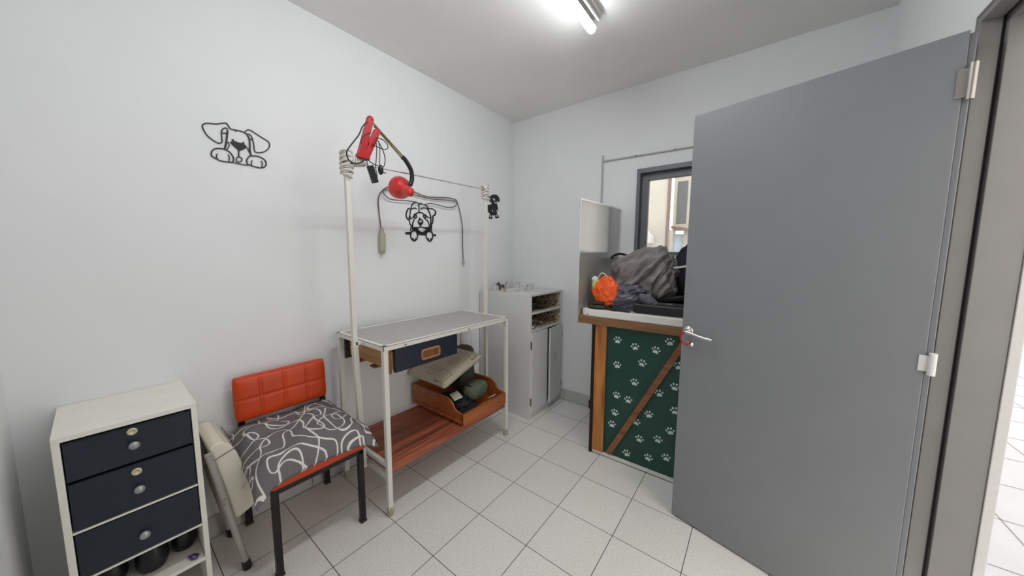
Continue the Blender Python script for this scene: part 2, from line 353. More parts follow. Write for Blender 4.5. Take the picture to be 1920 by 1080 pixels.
TERRIER = [('s',[(-1.218,1.678),(-1.234,1.668),(-1.247,1.637),(-1.246,1.618),(-1.238,1.601),(-1.222,1.6),(-1.214,1.624)],0.0079),('s',[(-1.157,1.728),(-1.177,1.722),(-1.194,1.709),(-1.204,1.688),(-1.213,1.66),(-1.216,1.634),(-1.225,1.607),(-1.221,1.584),(-1.216,1.565),(-1.206,1.556),(-1.212,1.542),(-1.214,1.519)],0.0067),('s',[(-1.141,1.722),(-1.139,1.699),(-1.138,1.669),(-1.145,1.656),(-1.162,1.648),(-1.18,1.637),(-1.186,1.627)],0.0071),('s',[(-1.177,1.726),(-1.157,1.728)],0.0095),('s',[(-1.139,1.72),(-1.112,1.723)],0.0095),('s',[(-1.09,1.72),(-1.067,1.711),(-1.05,1.695),(-1.019,1.698),(-0.984,1.682)],0.0067),('s',[(-0.984,1.682),(-0.994,1.656),(-1.012,1.644),(-1.014,1.626),(-1.017,1.601),(-1.028,1.576),(-1.032,1.537)],0.0103),('s',[(-1.067,1.695),(-1.046,1.668),(-1.034,1.635),(-1.035,1.586),(-1.04,1.55)],0.0087),('s',[(-1.204,1.673),(-1.178,1.685),(-1.159,1.68)],0.0063),('s',[(-1.122,1.683),(-1.097,1.695),(-1.071,1.694),(-1.054,1.685)],0.0063),('s',[(-1.139,1.657),(-1.114,1.658),(-1.098,1.649),(-1.077,1.639),(-1.056,1.629),(-1.039,1.627)],0.0063),('s',[(-1.16,1.65),(-1.184,1.627),(-1.206,1.607),(-1.22,1.607)],0.0051),('s',[(-1.18,1.636),(-1.164,1.637),(-1.159,1.626),(-1.167,1.615),(-1.181,1.614),(-1.186,1.625),(-1.18,1.636)],0.0063),('s',[(-1.098,1.644),(-1.081,1.646),(-1.073,1.634),(-1.082,1.623),(-1.096,1.624),(-1.102,1.633),(-1.098,1.644)],0.0063),('s',[(-1.177,1.625),(-1.17,1.626)],0.0087),('s',[(-1.091,1.633),(-1.084,1.634)],0.0087),('s',[(-1.143,1.601),(-1.128,1.607),(-1.112,1.604),(-1.108,1.59),(-1.119,1.574),(-1.129,1.568),(-1.139,1.572),(-1.147,1.587),(-1.143,1.601)],0.0071),('s',[(-1.14,1.612),(-1.128,1.613)],0.0143),('p',[(-1.143,1.591),(-1.135,1.586),(-1.125,1.589),(-1.114,1.593),(-1.119,1.577),(-1.129,1.57),(-1.139,1.576)],0.0),('s',[(-1.127,1.572),(-1.127,1.551)],0.0055),('s',[(-1.181,1.604),(-1.194,1.58),(-1.197,1.553),(-1.197,1.526)],0.0079),('s',[(-1.09,1.619),(-1.065,1.604),(-1.053,1.584),(-1.049,1.55)],0.0063),('s',[(-1.193,1.538),(-1.183,1.547),(-1.178,1.536),(-1.167,1.549),(-1.159,1.54),(-1.146,1.549),(-1.126,1.554),(-1.101,1.551),(-1.092,1.545),(-1.081,1.556),(-1.075,1.545),(-1.062,1.556),(-1.054,1.546)],0.0071),('p',[(-1.201,1.529),(-1.187,1.539),(-1.153,1.539),(-1.143,1.528),(-1.127,1.519),(-1.11,1.519),(-1.088,1.532),(-1.075,1.548),(-1.036,1.549),(-1.03,1.532),(-1.048,1.531),(-1.068,1.525),(-1.08,1.51),(-1.083,1.495),(-1.158,1.495),(-1.16,1.51),(-1.171,1.523),(-1.189,1.524)],0.0),('p',[(-1.258,1.509),(-1.223,1.512),(-1.214,1.515),(-1.215,1.495),(-1.257,1.493)],0.0),('p',[(-1.028,1.537),(-1.015,1.508),(-0.987,1.508),(-0.987,1.495),(-1.02,1.492)],0.0),('s',[(-1.211,1.506),(-1.203,1.518),(-1.187,1.522),(-1.171,1.521),(-1.161,1.508),(-1.158,1.485),(-1.165,1.464),(-1.186,1.451),(-1.203,1.459),(-1.213,1.472),(-1.215,1.492),(-1.211,1.506)],0.0079),('s',[(-1.2,1.471),(-1.189,1.455)],0.0055),('s',[(-1.175,1.472),(-1.178,1.455)],0.0055),('s',[(-1.076,1.512),(-1.067,1.523),(-1.045,1.526),(-1.029,1.52),(-1.02,1.506),(-1.021,1.481),(-1.032,1.462),(-1.047,1.453),(-1.064,1.462),(-1.077,1.478),(-1.081,1.496),(-1.076,1.512)],0.0079),('s',[(-1.063,1.477),(-1.055,1.46)],0.0055),('s',[(-1.036,1.479),(-1.041,1.461)],0.0055)]
DACHS = [('p',[(-0.353,1.886),(-0.325,1.904),(-0.29,1.913),(-0.255,1.909),(-0.23,1.891),(-0.221,1.869),(-0.233,1.848),(-0.251,1.85),(-0.263,1.859),(-0.268,1.838),(-0.256,1.814),(-0.247,1.788),(-0.258,1.755),(-0.273,1.726),(-0.311,1.718),(-0.353,1.718),(-0.367,1.734),(-0.39,1.747),(-0.39,1.804),(-0.343,1.813),(-0.336,1.831),(-0.346,1.839),(-0.353,1.86)],0.0),('s',[(-0.349,1.887),(-0.372,1.871),(-0.37,1.849),(-0.346,1.837)],0.0067),('s',[(-0.359,1.717),(-0.369,1.69),(-0.332,1.689),(-0.336,1.706),(-0.343,1.719)],0.0067),('p',[(-0.374,1.696),(-0.331,1.7),(-0.331,1.686),(-0.374,1.683)],0.0),('s',[(-0.28,1.728),(-0.28,1.7),(-0.237,1.707),(-0.265,1.734)],0.0067),('p',[(-0.28,1.712),(-0.237,1.713),(-0.237,1.703),(-0.28,1.697)],0.0),('w',[(-0.327,1.872),(-0.296,1.872),(-0.292,1.85),(-0.311,1.856)],0.0),('w',[(-0.306,1.839),(-0.271,1.843),(-0.287,1.828)],0.0),('w',[(-0.336,1.763),(-0.325,1.766),(-0.317,1.76),(-0.325,1.751),(-0.334,1.752)],0.0),('w',[(-0.276,1.768),(-0.265,1.771),(-0.26,1.765),(-0.268,1.758),(-0.276,1.76)],0.0)]
CORD = [[(-1.445,1.516),(-1.456,1.636),(-1.456,1.714),(-1.424,1.769),(-1.369,1.802),(-1.268,1.808),(-1.181,1.797),(-1.066,1.78),(-0.869,1.799),(-0.802,1.796),(-0.768,1.775),(-0.717,1.608),(-0.714,1.432),(-0.709,1.307)],[(-1.425,1.766),(-1.33,1.788),(-1.182,1.774),(-1.041,1.767),(-0.87,1.779),(-0.785,1.782)],[(-1.432,1.758),(-1.403,1.728),(-1.353,1.717),(-1.206,1.726),(-1.115,1.715),(-1.037,1.733),(-0.887,1.723),(-0.803,1.741),(-0.78,1.778)]]
LAMPCORD = [[(-1.724,2.012),(-1.75,1.982),(-1.77,1.938),(-1.798,1.897),(-1.826,1.856),(-1.835,1.829),(-1.824,1.803),(-1.798,1.794),(-1.767,1.805),(-1.748,1.822)],[(-1.681,1.946),(-1.647,1.947),(-1.622,1.931),(-1.618,1.914),(-1.634,1.9),(-1.669,1.901),(-1.707,1.908)],[(-1.682,1.937),(-1.668,1.923),(-1.649,1.892),(-1.638,1.854),(-1.644,1.816),(-1.663,1.796)],[(-1.687,1.931),(-1.685,1.883),(-1.691,1.828),(-1.695,1.796),(-1.689,1.766),(-1.689,1.748),(-1.7,1.731)],[(-1.675,1.93),(-1.67,1.887),(-1.675,1.805)],[(-1.748,1.822),(-1.74,1.8),(-1.74,1.778)],[(-1.743,1.828),(-1.725,1.812),(-1.687,1.803)],[(-1.772,1.887),(-1.771,1.908),(-1.752,1.935),(-1.719,1.957)]]
LAMPPTS = [(-1.698,2.036),(-1.744,1.832),(-1.661,1.993),(-1.767,1.835),(-1.732,1.835),(-1.685,2.019),(-1.517,1.894),(-1.495,1.88),(-1.461,1.833),(-1.47,1.747),(-1.477,1.706),(-1.539,1.735),(-1.717,1.755),(-1.669,1.788)]
PAWS = [(1.304,0.813),(1.414,0.789),(1.536,0.789),(1.609,0.853),(1.308,0.65),(1.461,0.694),(1.66,0.72),(1.421,0.562),(1.649,0.591),(1.566,0.53),(1.312,0.447),(1.387,0.438),(1.656,0.448),(1.305,0.327),(1.514,0.381),(1.288,0.242),(1.442,0.309),(1.638,0.316),(1.466,0.204),(1.574,0.24),(1.391,0.079),(1.524,0.103),(1.624,0.144)]
# ------------------------------------------------------------------ the room
W, H = 2.472, 2.636
YN = -2.833
XO = 2.612          # outer face of the wall with the door
DY0, DY1, DZ = -0.965, -1.80, 2.055   # door hole
def S(o, label, cat): return struct(o, label, cat)
S(B(-.12, W, YN, 0.0, -.12, 0.0).build('floor', M['floor']), 'pale grey square tile floor with thin dark joints', 'floor')
S(B(-.12, XO, YN-.12, .15, H, H+.12).build('ceiling', M['ceil']), 'plain grey white plastered ceiling', 'ceiling')
S(B(-.12, 0, YN, .15, -.12, H).build('wall_left', M['wall']), 'long white painted wall with three dog decals', 'wall')
WX0, WX1, WZ0, WZ1 = 1.200, 1.985, 1.345, 2.013
w = MB(); w.box(0, WX0, 0, .15, -.12, H); w.box(WX1, XO, 0, .15, -.12, H); w.box(WX0, WX1, 0, .15, -.12, WZ0); w.box(WX0, WX1, 0, .15, WZ1, H)
S(w.build('wall_end', M['wall']), 'white end wall with the small inner window', 'wall')
w = MB(); w.box(W, XO, DY0, 0, -.12, H); w.box(W, XO, YN, DY1, -.12, H); w.box(W, XO, DY1, DY0, DZ, H)
S(w.build('wall_right', M['wall']), 'white wall holding the grey steel door frame', 'wall')
S(B(-.12, XO, YN-.12, YN, -.12, H).build('wall_near', M['wall']), 'white wall at the far left edge behind the chest', 'wall')
# tile baseboards
w = MB(); y = YN
while y < -.02:
    y2 = min(y+.3, -.0); w.box(0, .010, y+.0015, y2-.0015, 0.002, .105); y += .3
S(w.build('baseboard_left', M['base'], bevel=.0015), 'row of pale tiles along the foot of the long wall', 'baseboard')
w = MB(); x = .0146
while x < W:
    w.box(x+.0015, min(x+.3, W)-.0015, -.010, 0, .002, .105); x += .3
S(w.build('baseboard_end', M['base'], bevel=.0015), 'row of pale tiles along the foot of the end wall', 'baseboard')
S(B(W-.010, W, DY0+.02, -.01, .002, .105).build('baseboard_right', M['base']), 'tile skirting behind the open door', 'baseboard')

# window in the end wall
fr = MB()
for a in ((WX0, WX0+.026, WZ0, WZ1), (WX1-.026, WX1, WZ0, WZ1), (WX0+.026, WX1-.026, WZ1-.034, WZ1), (WX0+.026, WX1-.026, WZ0, WZ0+.008)):
    fr.box(a[0], a[1], -.012, .10, a[2], a[3])
win = S(fr.build('window_1', M['framegrey'], bevel=.002), 'grey steel framed window in the end wall', 'window')
sa = MB(); X0, X1, Z0, Z1 = WX0+.027, WX1-.027, WZ0+.009, WZ1-.035
for a in ((X0, X0+.050, Z0, Z1), (X1-.05, X1, Z0, Z1), (X0+.05, X1-.05, Z1-.050, Z1), (X0+.05, X1-.05, Z0, Z0+.028)):
    sa.box(a[0], a[1], .035, .075, a[2], a[3])
def child(mb, name, m, par, **k):
    o = mb.build(name, m, par, **k); return o
child(sa, 'window_sash', M['framegrey'], win, bevel=.003)
child(B(X0+.048, X1-.048, .052, .056, Z0+.026, Z1-.048), 'window_pane', M['pane'], win)
S(B(1.10, 2.10, -.075, -.0, 1.325, 1.344).build('trim_1', M['alu'], bevel=.003), 'narrow metal sill shelf under the window', 'trim')

# door frame (steel profile) and open leaf
f = MB()
def jamb_profile(y, sgn):
    # sgn=+1: the hinge side jamb, faces -y
    f.box(W-.012, W, y-.022*sgn if sgn > 0 else y, y if sgn > 0 else y+.022, 0, DZ)
jy = DY0
f.box(W-.013, W-.001, jy-.0008, jy+.008, 0, DZ+.008)          # face strip on the wall
f.box(W-.012, 2.500, jy-.022, jy-.001, 0, DZ-.001)           # rebate
f.box(2.506, 2.590, jy-.036, jy-.001, 0, DZ-.001)            # wide stop
f.box(W-.013, W-.001, DY1-.008, DY1+.0008, 0, DZ+.008); f.box(W-.012, 2.500, DY1+.001, DY1+.022, 0, DZ-.001); f.box(2.506, 2.590, DY1+.001, DY1+.036, 0, DZ-.001)
f.box(W-.013, W-.001, DY1+.0008, jy-.0008, DZ-.0008, DZ+.008)
f.box(W-.012, 2.500, DY1+.022, jy-.022, DZ-.022, DZ-.001); f.box(2.506, 2.590, DY1+.036, jy-.036, DZ-.036, DZ-.001)
S(f.build('trim_2', M['jamb'], bevel=.002), 'grey steel door frame with stepped jamb', 'door frame')
f = MB(); f.box(2.500, 2.506, jy-.019, jy-.001, 0, DZ-.002); f.box(2.500, 2.506, DY1+.001, DY1+.019, 0, DZ-.002); f.box(2.500, 2.506, DY1+.019, jy-.019, DZ-.019, DZ-.002)  # near-black strip set back in the groove between rebate and stop
S(f.build('trim_3', M['dark']), 'dark strip set in the groove of the door frame', 'gasket')
f = MB(); f.box(2.5905, 2.613, jy-.040, jy-.001, 0, DZ-.001)
S(f.build('trim_4', M['base'], bevel=.002), 'pale outer edge strip of the door frame', 'trim')
# leaf: vertical slab from the free edge to the hinge edge
A0 = Vector((1.712, -.866, 0)); DD = Vector((.9693, -.2459, 0)); NN = Vector((DD.y, -DD.x, 0))  # NN points to the camera side (-y)
NN = Vector((-.2459, -.9693, 0))
def dfn(v): return tuple(A0 + DD*v[0] - NN*v[1] + Vector((0, 0, v[2])))
leaf = MB(); leaf.box(0, .738, 0, .038, .010, 1.995, fn=dfn); leaf.box(.738, .752, .012, .032, .010, 1.99, fn=dfn)
door = S(leaf.build('door_1', M['steelgrey'], bevel=.002), 'wide grey steel door standing open', 'door')
h = MB(); HC = A0 + DD*.030 + Vector((0, 0, .990))
h.lathe([(.024, 0), (.024, .006), (.017, .010), (.010, .012), (.010, .045)], HC, NN, 24)
p0 = HC + NN*.042
h.tube(smooth_path([p0-NN*.01, p0+DD*.004, p0+DD*.03+Vector((0,0,-.003)), p0+DD*.07+Vector((0,0,-.012)), p0+DD*.105+Vector((0,0,-.016)), p0+DD*.120+Vector((0,0,-.018))]), .0075, 10)
h.build('door_handle', M['chrome'], door)
kp = MB(); KC = A0 + DD*.040 + Vector((0, 0, .925)); kp.lathe([(.017, 0), (.017, .003), (.008, .004), (.008, .008)], KC, NN, 20); kp.build('keyhole_plate', M['chrome'], door)
for z, hh in ((1.80, .10), (.985, .07), (.12, .08)):
    hg = MB(); hg.tube([tuple(A0+DD*.752+NN*.004+Vector((0, 0, z))), tuple(A0+DD*.752+NN*.004+Vector((0, 0, z+hh)))], .009, 12)
    hg.box(.725, .748, -.003, .0, z+.01, z+hh-.01, fn=dfn); hg.build('hinge', M['screw'] if z > 1.5 else M['cabwhite'], door)
pin = p0 + DD*.006
pts = [pin + DD*(.004+.026*math.sin(t)) + Vector((0, 0, .029*math.cos(t)-.028)) + NN*.003 for t in [.25-4.6*i/26 for i in range(27)]]
tag(MB().tube(pts, .0042, 8).build('hook_ring', M['redplastic']), 'thin red open ring hanging from the grey door handle', 'ring')

# outside: patio floor, ground, neighbour facade seen through the window
g = MB(); g.box(2.6125, 8.0, -8, 9.0, -.02, -.001)
pf = S(g.build('floor_patio', M['outfloor']), 'bright white tiled patio outside the doorway', 'patio')
g = MB()
for k in range(9): g.box(2.62+.45*k, 2.626+.45*k, -3, 5, -.001, .0005)
for k in range(18): g.box(2.62, 7.5, -3+.45*k, -2.994+.45*k, -.001, .0005)
S(g.build('trim_5', M['grout']), 'grey joints between the white patio tiles', 'joints')
S(B(-3, 2.6, .151, 9, -.12, -.10).build('floor_courtyard', M['outfloor']), 'pale courtyard ground beyond the end wall', 'ground')
hs = thing('courtyard_building', 'cream courtyard facade seen through the grey framed window', 'building', (1.2, 1.55, -.1))
child(B(-.6, 1.095, 1.5, 1.6, -.1, 3.2), 'wall', M['cream'], hs)
child(B(1.095, 1.112, 1.49, 1.6, -.1, 3.2), 'corner_edge', M['brick'], hs)
wb = MB(); wb.box(1.112, 2.6, 1.75, 1.85, 1.66, 3.2); wb.box(1.112, 1.135, 1.55, 1.85, -.1, 1.66); wb.box(1.24, 1.29, 1.75, 1.85, -.1, 1.66); wb.box(1.29, 2.6, 1.80, 1.85, -.1, 1.66)
child(wb, 'side_wall', M['cream'], hs)
o = child(B(1.150, 1.262, 1.742, 1.752, 1.74, 2.24), 'window', M['outwin'], hs, bevel=.01)
child(B(1.136, 1.24, 1.78, 1.80, -.1, 1.62), 'doorway_panel', M['bluelight'], hs)
ld = MB(); ld.obox((1.112, 1.72, 1.70), (1.55, 1.72, 1.61), .08, .03, (0, 0, 1)); child(ld, 'ledge', M['brick'], hs)
hd = MB(); hd.prism([(.78, 1.50), (.97, 1.50), (.97, 1.575), (.87, 1.70), (.78, 1.74)], 1.36, 1.499, lambda u, v, w_: (u, w_, v))
tag(hd.build('extractor_hood', M['cabwhite'], bevel=.003), 'white sloped hood fixed to the courtyard facade', 'hood')

# conduits on the end wall, plank on the long wall
tag(MB().tube([(.919, -.010, 1.35), (.919, -.010, 2.165)], .007, 8).build('vertical_pipe', M['graypipe']), 'thin vertical metal pipe on end wall behind the plastic sheet', 'pipe')
tag(MB().tube([(.93, -.009, 2.117), (1.30, -.009, 2.113), (2.2, -.009, 2.10)], .006, 8).build('horizontal_pipe', M['graypipe']), 'thin chipped horizontal rail fixed to the wall above the window', 'pipe')
tag(B(.001, .009, -.620, -.560, .106, 1.752).build('wall_plank', M['wall'], bevel=.001), 'tall narrow white strip flat on the wall behind right table post', 'plank')

# ceiling light
lt = thing('ceiling_light', 'long white batten light with glowing tube on the ceiling', 'ceiling light', (1.2, -1.45, H))
b = MB(); b.box(1.166, 1.246, -2.42, -.862, 2.612, H-.001); child(b, 'housing', M['white_metal'], lt, bevel=.008, seg=3)
c = MB(); n = 10
c.tube([(1.188, -.870+.018*0, 2.577), (1.188, -2.41, 2.577)], .0245, 16); c.ball((1.188, -.870, 2.577), .0243); c.ball((1.188, -2.41, 2.577), .0243)
tb = child(c, 'tube', M['tube'], lt); tb.data.materials.append(M['white'])
for p_ in tb.data.polygons:
    if p_.normal.z > .12: p_.material_index = 1     # only the lower half of the batten is the lit diffuser
c = MB(); c.tube([(1.228, -.872, 2.604), (1.228, -2.41, 2.604)], .008, 10); child(c, 'side_reflection', M['white'], lt)  # white rod stands in for the tube's reflection along the housing

# ------------------------------------------------------------------ decals on the long wall
def decal(name, data, label, cat):
    mb = MB(); fn = lambda u, v, w_: (w_, u, v)
    z0 = .0015; L = 0
    for k, pts, wd in data:
        L += 1; e = L*.00004
        if k == 's':
            P = [Vector((a, b, 0)) for a, b in pts]
            P = smooth_path(P, 4) if len(P) > 2 else P
            Ls, Rs = [], []
            for i, p in enumerate(P):
                ww = wd*(1.35 if name.startswith('puppy') else 1.1); d = (P[min(i+1, len(P)-1)]-P[max(i-1, 0)]); d = d.normalized() if d.length > 1e-9 else Vector((1, 0, 0)); q = Vector((-d.y, d.x, 0))*ww/2
                Ls.append(p+q); Rs.append(p-q)
            for i in range(len(P)-1):
                quad = [Ls[i], Rs[i], Rs[i+1], Ls[i+1]]; vs = [(z0, v.x, v.y) for v in quad]+[(.0045+e, v.x, v.y) for v in quad]
                mb.add(vs, [(0,1,2,3), (7,6,5,4), (0,4,5,1), (1,5,6,2), (2,6,7,3), (3,7,4,0)])
        else:
            mb.prism(list(pts), z0, .0045+e+(.0008 if k == 'w' else 0), fn, mi=1 if k == 'w' else 0)
    return tag(mb.build(name, [M['black'], M['white']]), label, cat)
decal('puppy_wall_decal', PUPPY, 'black outline decal of floppy eared puppy resting on two paws', 'wall decal')
decal('terrier_wall_decal', TERRIER, 'black decal of shaggy terrier head with paws below the looped cord', 'wall decal')
decal('dachshund_wall_decal', DACHS, 'small solid black dachshund decal beside the right table post', 'wall decal')

# looped cord on the wall
cd = thing('extension_cord', 'brown extension cord looped across the wall above terrier decal', 'cord', (.01, -1.1, 1.31))
m = MB()
for i, l in enumerate(CORD): m.tube(smooth_path([(.010+.005*i, a, b_) for a, b_ in l]), .0034, 8)
child(m, 'cable', M['cordbrown'], cd)
m = MB(); m.lathe([(.006, 0), (.011, .01), (.013, .035), (.021, .04), (.021, .155), (.015, .17), (.004, .172)], (.022, -1.445, 1.528), (0, -.02, -1), 12); child(m, 'socket_end', M['beigeplastic'], cd)
m = MB(); m.lathe([(.004, 0), (.009, .006), (.010, .032), (.006, .04)], (.012, -.709, 1.312), (0, 0, -1), 12); m.tube([(.016, -.713, 1.275), (.016, -.713, 1.255)], .002, 6); m.tube([(.016, -.705, 1.275), (.016, -.705, 1.255)], .002, 6)
child(m, 'plug', M['beigeplastic'], cd)

# ------------------------------------------------------------------ grooming table
TX0, TX1, TY0, TY1, TZ = .072, .565, -1.783, -.796, .902
gt = thing('grooming_table', 'white steel framed grooming table with grey top and slatted wood shelf', 'table', (.32, -1.29, 0))
m = MB(); t_ = .026
m.box(TX0, TX1, TY0, TY0+.004, TZ-t_, TZ); m.box(TX0, TX1, TY1-.004, TY1, TZ-t_, TZ); m.box(TX0, TX0+.004, TY0, TY1, TZ-t_, TZ); m.box(TX1-.004, TX1, TY0, TY1, TZ-t_, TZ)
m.box(TX0, TX1, TY0, TY0+.018, TZ-.004, TZ+.001); m.box(TX0, TX1, TY1-.018, TY1, TZ-.004, TZ+.001); m.box(TX0, TX0+.018, TY0, TY1, TZ-.004, TZ+.001); m.box(TX1-.018, TX1, TY0, TY1, TZ-.004, TZ+.001)
for z in (.262, .196):
    for y in (TY0+.001, TY1-.021): child(B(TX0+.02, TX1-.02, y, y+.02, z, z+.022), 'side_rail', M['white_metal'], gt, bevel=.002)
child(m, 'frame', M['white_metal'], gt, bevel=.001)
child(B(TX0+.018, TX1-.018, TY0+.018, TY1-.018, TZ-.014, TZ-.001), 'table_top', M['tabletop'], gt)
for x, y, sx, sy in ((TX0, TY0, 1, 1), (TX1, TY0, -1, 1), (TX0, TY1, 1, -1), (TX1, TY1, -1, -1)):
    m = MB(); xa, xb = sorted((x, x+sx*.025)); ya, yb = sorted((y, y+sy*.025)); m.box(xa, xb, ya, yb, .03, TZ-t_+.002)
    lg = child(m, 'leg', M['white_metal'], gt, bevel=.002)
    cx, cy = (xa+xb)/2, (ya+yb)/2
    child(MB().lathe([(.017, 0.001), (.018, .01), (.016, .045), (.014, .047)], (cx, cy, 0), (0, 0, 1), 16), 'rubber_foot', M['foot'], lg)
child(B(TX0+.005, TX1-.012, TY0+.026, TY1-.026, .222, .256), 'slatted_shelf', M['redwood'], gt, bevel=.002)
for k, (px, py) in enumerate(((.345, -1.815), (.332, -.784))):
    m = MB(); top = 1.82 if k == 0 else 1.845
    m.box(px-.012, px+.012, py-.012, py+.012, TZ-.03, top); m.box(px-.015, px+.015, py-.014, py+.014, TZ-.035, TZ-.028)
    m.obox((px, py, TZ-.03), (px+(.012 if k == 0 else 0), py+(.014 if k == 0 else 0), .20), .027, .027, (1, 0, 0)); m.box(px-.012, px+.012, min(py, TY0), max(py, TY0), TZ-.024, TZ-.004) if k == 0 else None
    child(m, 'upright_post', M['white_metal'], gt, bevel=.002)
PA = Vector((.345, -1.815, 1.822)); PB = Vector((.332, -.784, 1.850))
child(MB().tube([PA+Vector((0, 0, -.012)), PB+Vector((0, 0, -.012))], .0045, 8), 'cross_rod', M['alu'], gt)
def wrap(c, r, z0, z1, turns, branch=None):
    pts = []; n_ = int(turns*14)
    for i in range(n_+1):
        a = 2*PI*turns*i/n_; z = z0+(z1-z0)*i/n_+.006*math.sin(a*1.3+z0*9); rr = r+.006*noise.noise(Vector((a*.7, z0*5, 1)))
        pts.append((c[0]+rr*1.15*math.cos(a), c[1]+rr*math.sin(a), z))
    m = MB().tube(pts, .0052, 6)
    pts = []
    for i in range(n_//2+1):
        a = 2*PI*turns*.5*i/(n_//2); z = z1-(z1-z0)*.9*i/(n_//2); pts.append((c[0]+(r+.006)*math.cos(-a+1), c[1]+(r+.006)*math.sin(-a+1), z+.012*math.sin(a)))
    m.tube(pts, .005, 6)
    if branch:
        b0, b1 = branch; d = (b1-b0); pts = []
        for i in range(71):
            a = 2*PI*6*i/70; q = b0+d*(i/70); rr = .026-.010*i/70; pts.append((q.x+rr*math.cos(a), q.y, q.z+rr*math.sin(a)))
        m.tube(pts, .005, 6)
    return m
child(wrap(PA, .022, 1.735, 1.850, 9, (PA+Vector((.0, .015, -.01)), PA+Vector((.01, .085, -.005)))), 'rope_wrapping', M['rope'], gt)
child(wrap(PB, .020, 1.765, 1.868, 8, (PB+Vector((0, -.03, -.012)), PB+Vector((0, .01, 0)))), 'rope_wrapping', M['rope'], gt)
for p in ((TX1+.001, -1.66, .888), (TX1+.001, -1.20, .888)): child(MB().lathe([(.006, 0), (.006, .003), (.003, .005)], p, (1, 0, 0), 12), 'bolt', M['screw'], gt)

# navy drawer hanging under the top
dr = thing('hanging_drawer', 'pine box with navy drawer front under the grooming table top', 'drawer', (.35, -1.51, .757))
m = MB(); m.box(.12, .545, -1.735, -1.715, .765, .862); m.box(.12, .545, -1.325, -1.305, .765, .862); m.box(.12, .14, -1.715, -1.325, .765, .862); m.box(.14, .545, -1.715, -1.325, .765, .775)
child(m, 'box', M['pine'], dr, bevel=.002)
child(B(.10, .118, -1.757, -1.30, .748, .87), 'back_board', M['darkbrown'], dr)
child(B(.520, .560, -1.757, -1.737, .752, .872), 'side_stile', M['brownwood'], dr, bevel=.003)
nf = child(B(.546, .566, -1.722, -1.300, .752, .874), 'drawer_front', M['navy'], dr, bevel=.002)
m = MB(); cy, cz, hw, hh = -1.500, .806, .060, .025
def rrect(w_, h_, r, k=5):
    o_ = []
    for sx, sy, a0 in ((1, 1, 0), (-1, 1, PI/2), (-1, -1, PI), (1, -1, 1.5*PI)):
        for i in range(k+1):
            a = a0+PI/2*i/k; o_.append((sx*(w_-r)+r*math.cos(a), sy*(h_-r)+r*math.sin(a)))
    return o_
pl = rrect(hw, hh, .012); m.tube([(.568, cy+a, cz+b_) for a, b_ in pl], .006, 8, closed=True)
child(m, 'handle_frame', M['copper'], nf)
child(MB().prism(rrect(hw-.004, hh-.004, .010), .5665, .569, lambda u, v, w_: (w_, cy+u, cz+v)), 'handle_recess', M['brownwood'], nf)
for x in (.20, .36): child(B(x, x+.05, -1.745, -1.70, .748, .758), 'bracket', M['brownwood'], dr)

# open wooden drawer on the shelf, with its contents
bd = thing('open_wooden_drawer', 'brown wooden open drawer with curved sides on the slatted shelf', 'drawer', (.3, -1.03, .257))
def side(y0, y1):
    m_ = MB(); prof = [(.03, .262), (.556, .262), (.556, .335), (.50, .340), (.475, .352), (.455, .385), (.43, .402), (.40, .410), (.03, .412)]
    m_.prism(prof, y0, y1, lambda u, v, w_: (u, w_, v)); return m_
child(side(-1.252, -1.238), 'side_panel', M['brownbox'], bd, bevel=.002); child(side(-.822, -.808), 'side_panel', M['brownbox'], bd, bevel=.002)
child(B(.545, .563, -1.252, -.808, .258, .336), 'front_panel', M['brownbox'], bd, bevel=.002)
child(B(.030, .042, -1.237, -.823, .262, .412), 'back_panel', M['brownbox'], bd)
child(B(.042, .545, -1.237, -.823, .262, .272), 'bottom_panel', M['brownbox'], bd)
child(B(.04, .55, -1.262, -1.2525, .276, .290), 'moulding', M['brownbox'], bd, bevel=.003)

def pillow_mesh(w_, d_, th, seed=0, corner=.0, wr=.006, n=36):
    m_ = MB(); top = []; bot = []
    for i in range(n+1):
        for j in range(n+1):
            u = i/n*2-1; v = j/n*2-1
            e = max(0, (1-u**6)*(1-v**6))**.42
            su = 1-.06*(1-abs(v)**2)*abs(u)**3*0 ; x = u*w_/2*(1-.05*(1-v*v)*abs(u)); y = v*d_/2*(1-.05*(1-u*u)*abs(v))
            z = th/2*e + wr*noise.noise(Vector((x*14+seed, y*14, seed)))*e
            sag = -corner*(abs(u*v))**3
            top.append((x, y, z+sag)); bot.append((x, y, -th/2*e*.8+sag))
    N = n+1; fs = [(i*N+j, (i+1)*N+j, (i+1)*N+j+1, i*N+j+1) for i in range(n) for j in range(n)]
    m_.add(top, fs, True); m_.add(bot, [f_[::-1] for f_ in fs], True); return m_
def place(mb, mat4): mb.v = [tuple(mat4 @ Vector(v)) for v in mb.v]; return mb
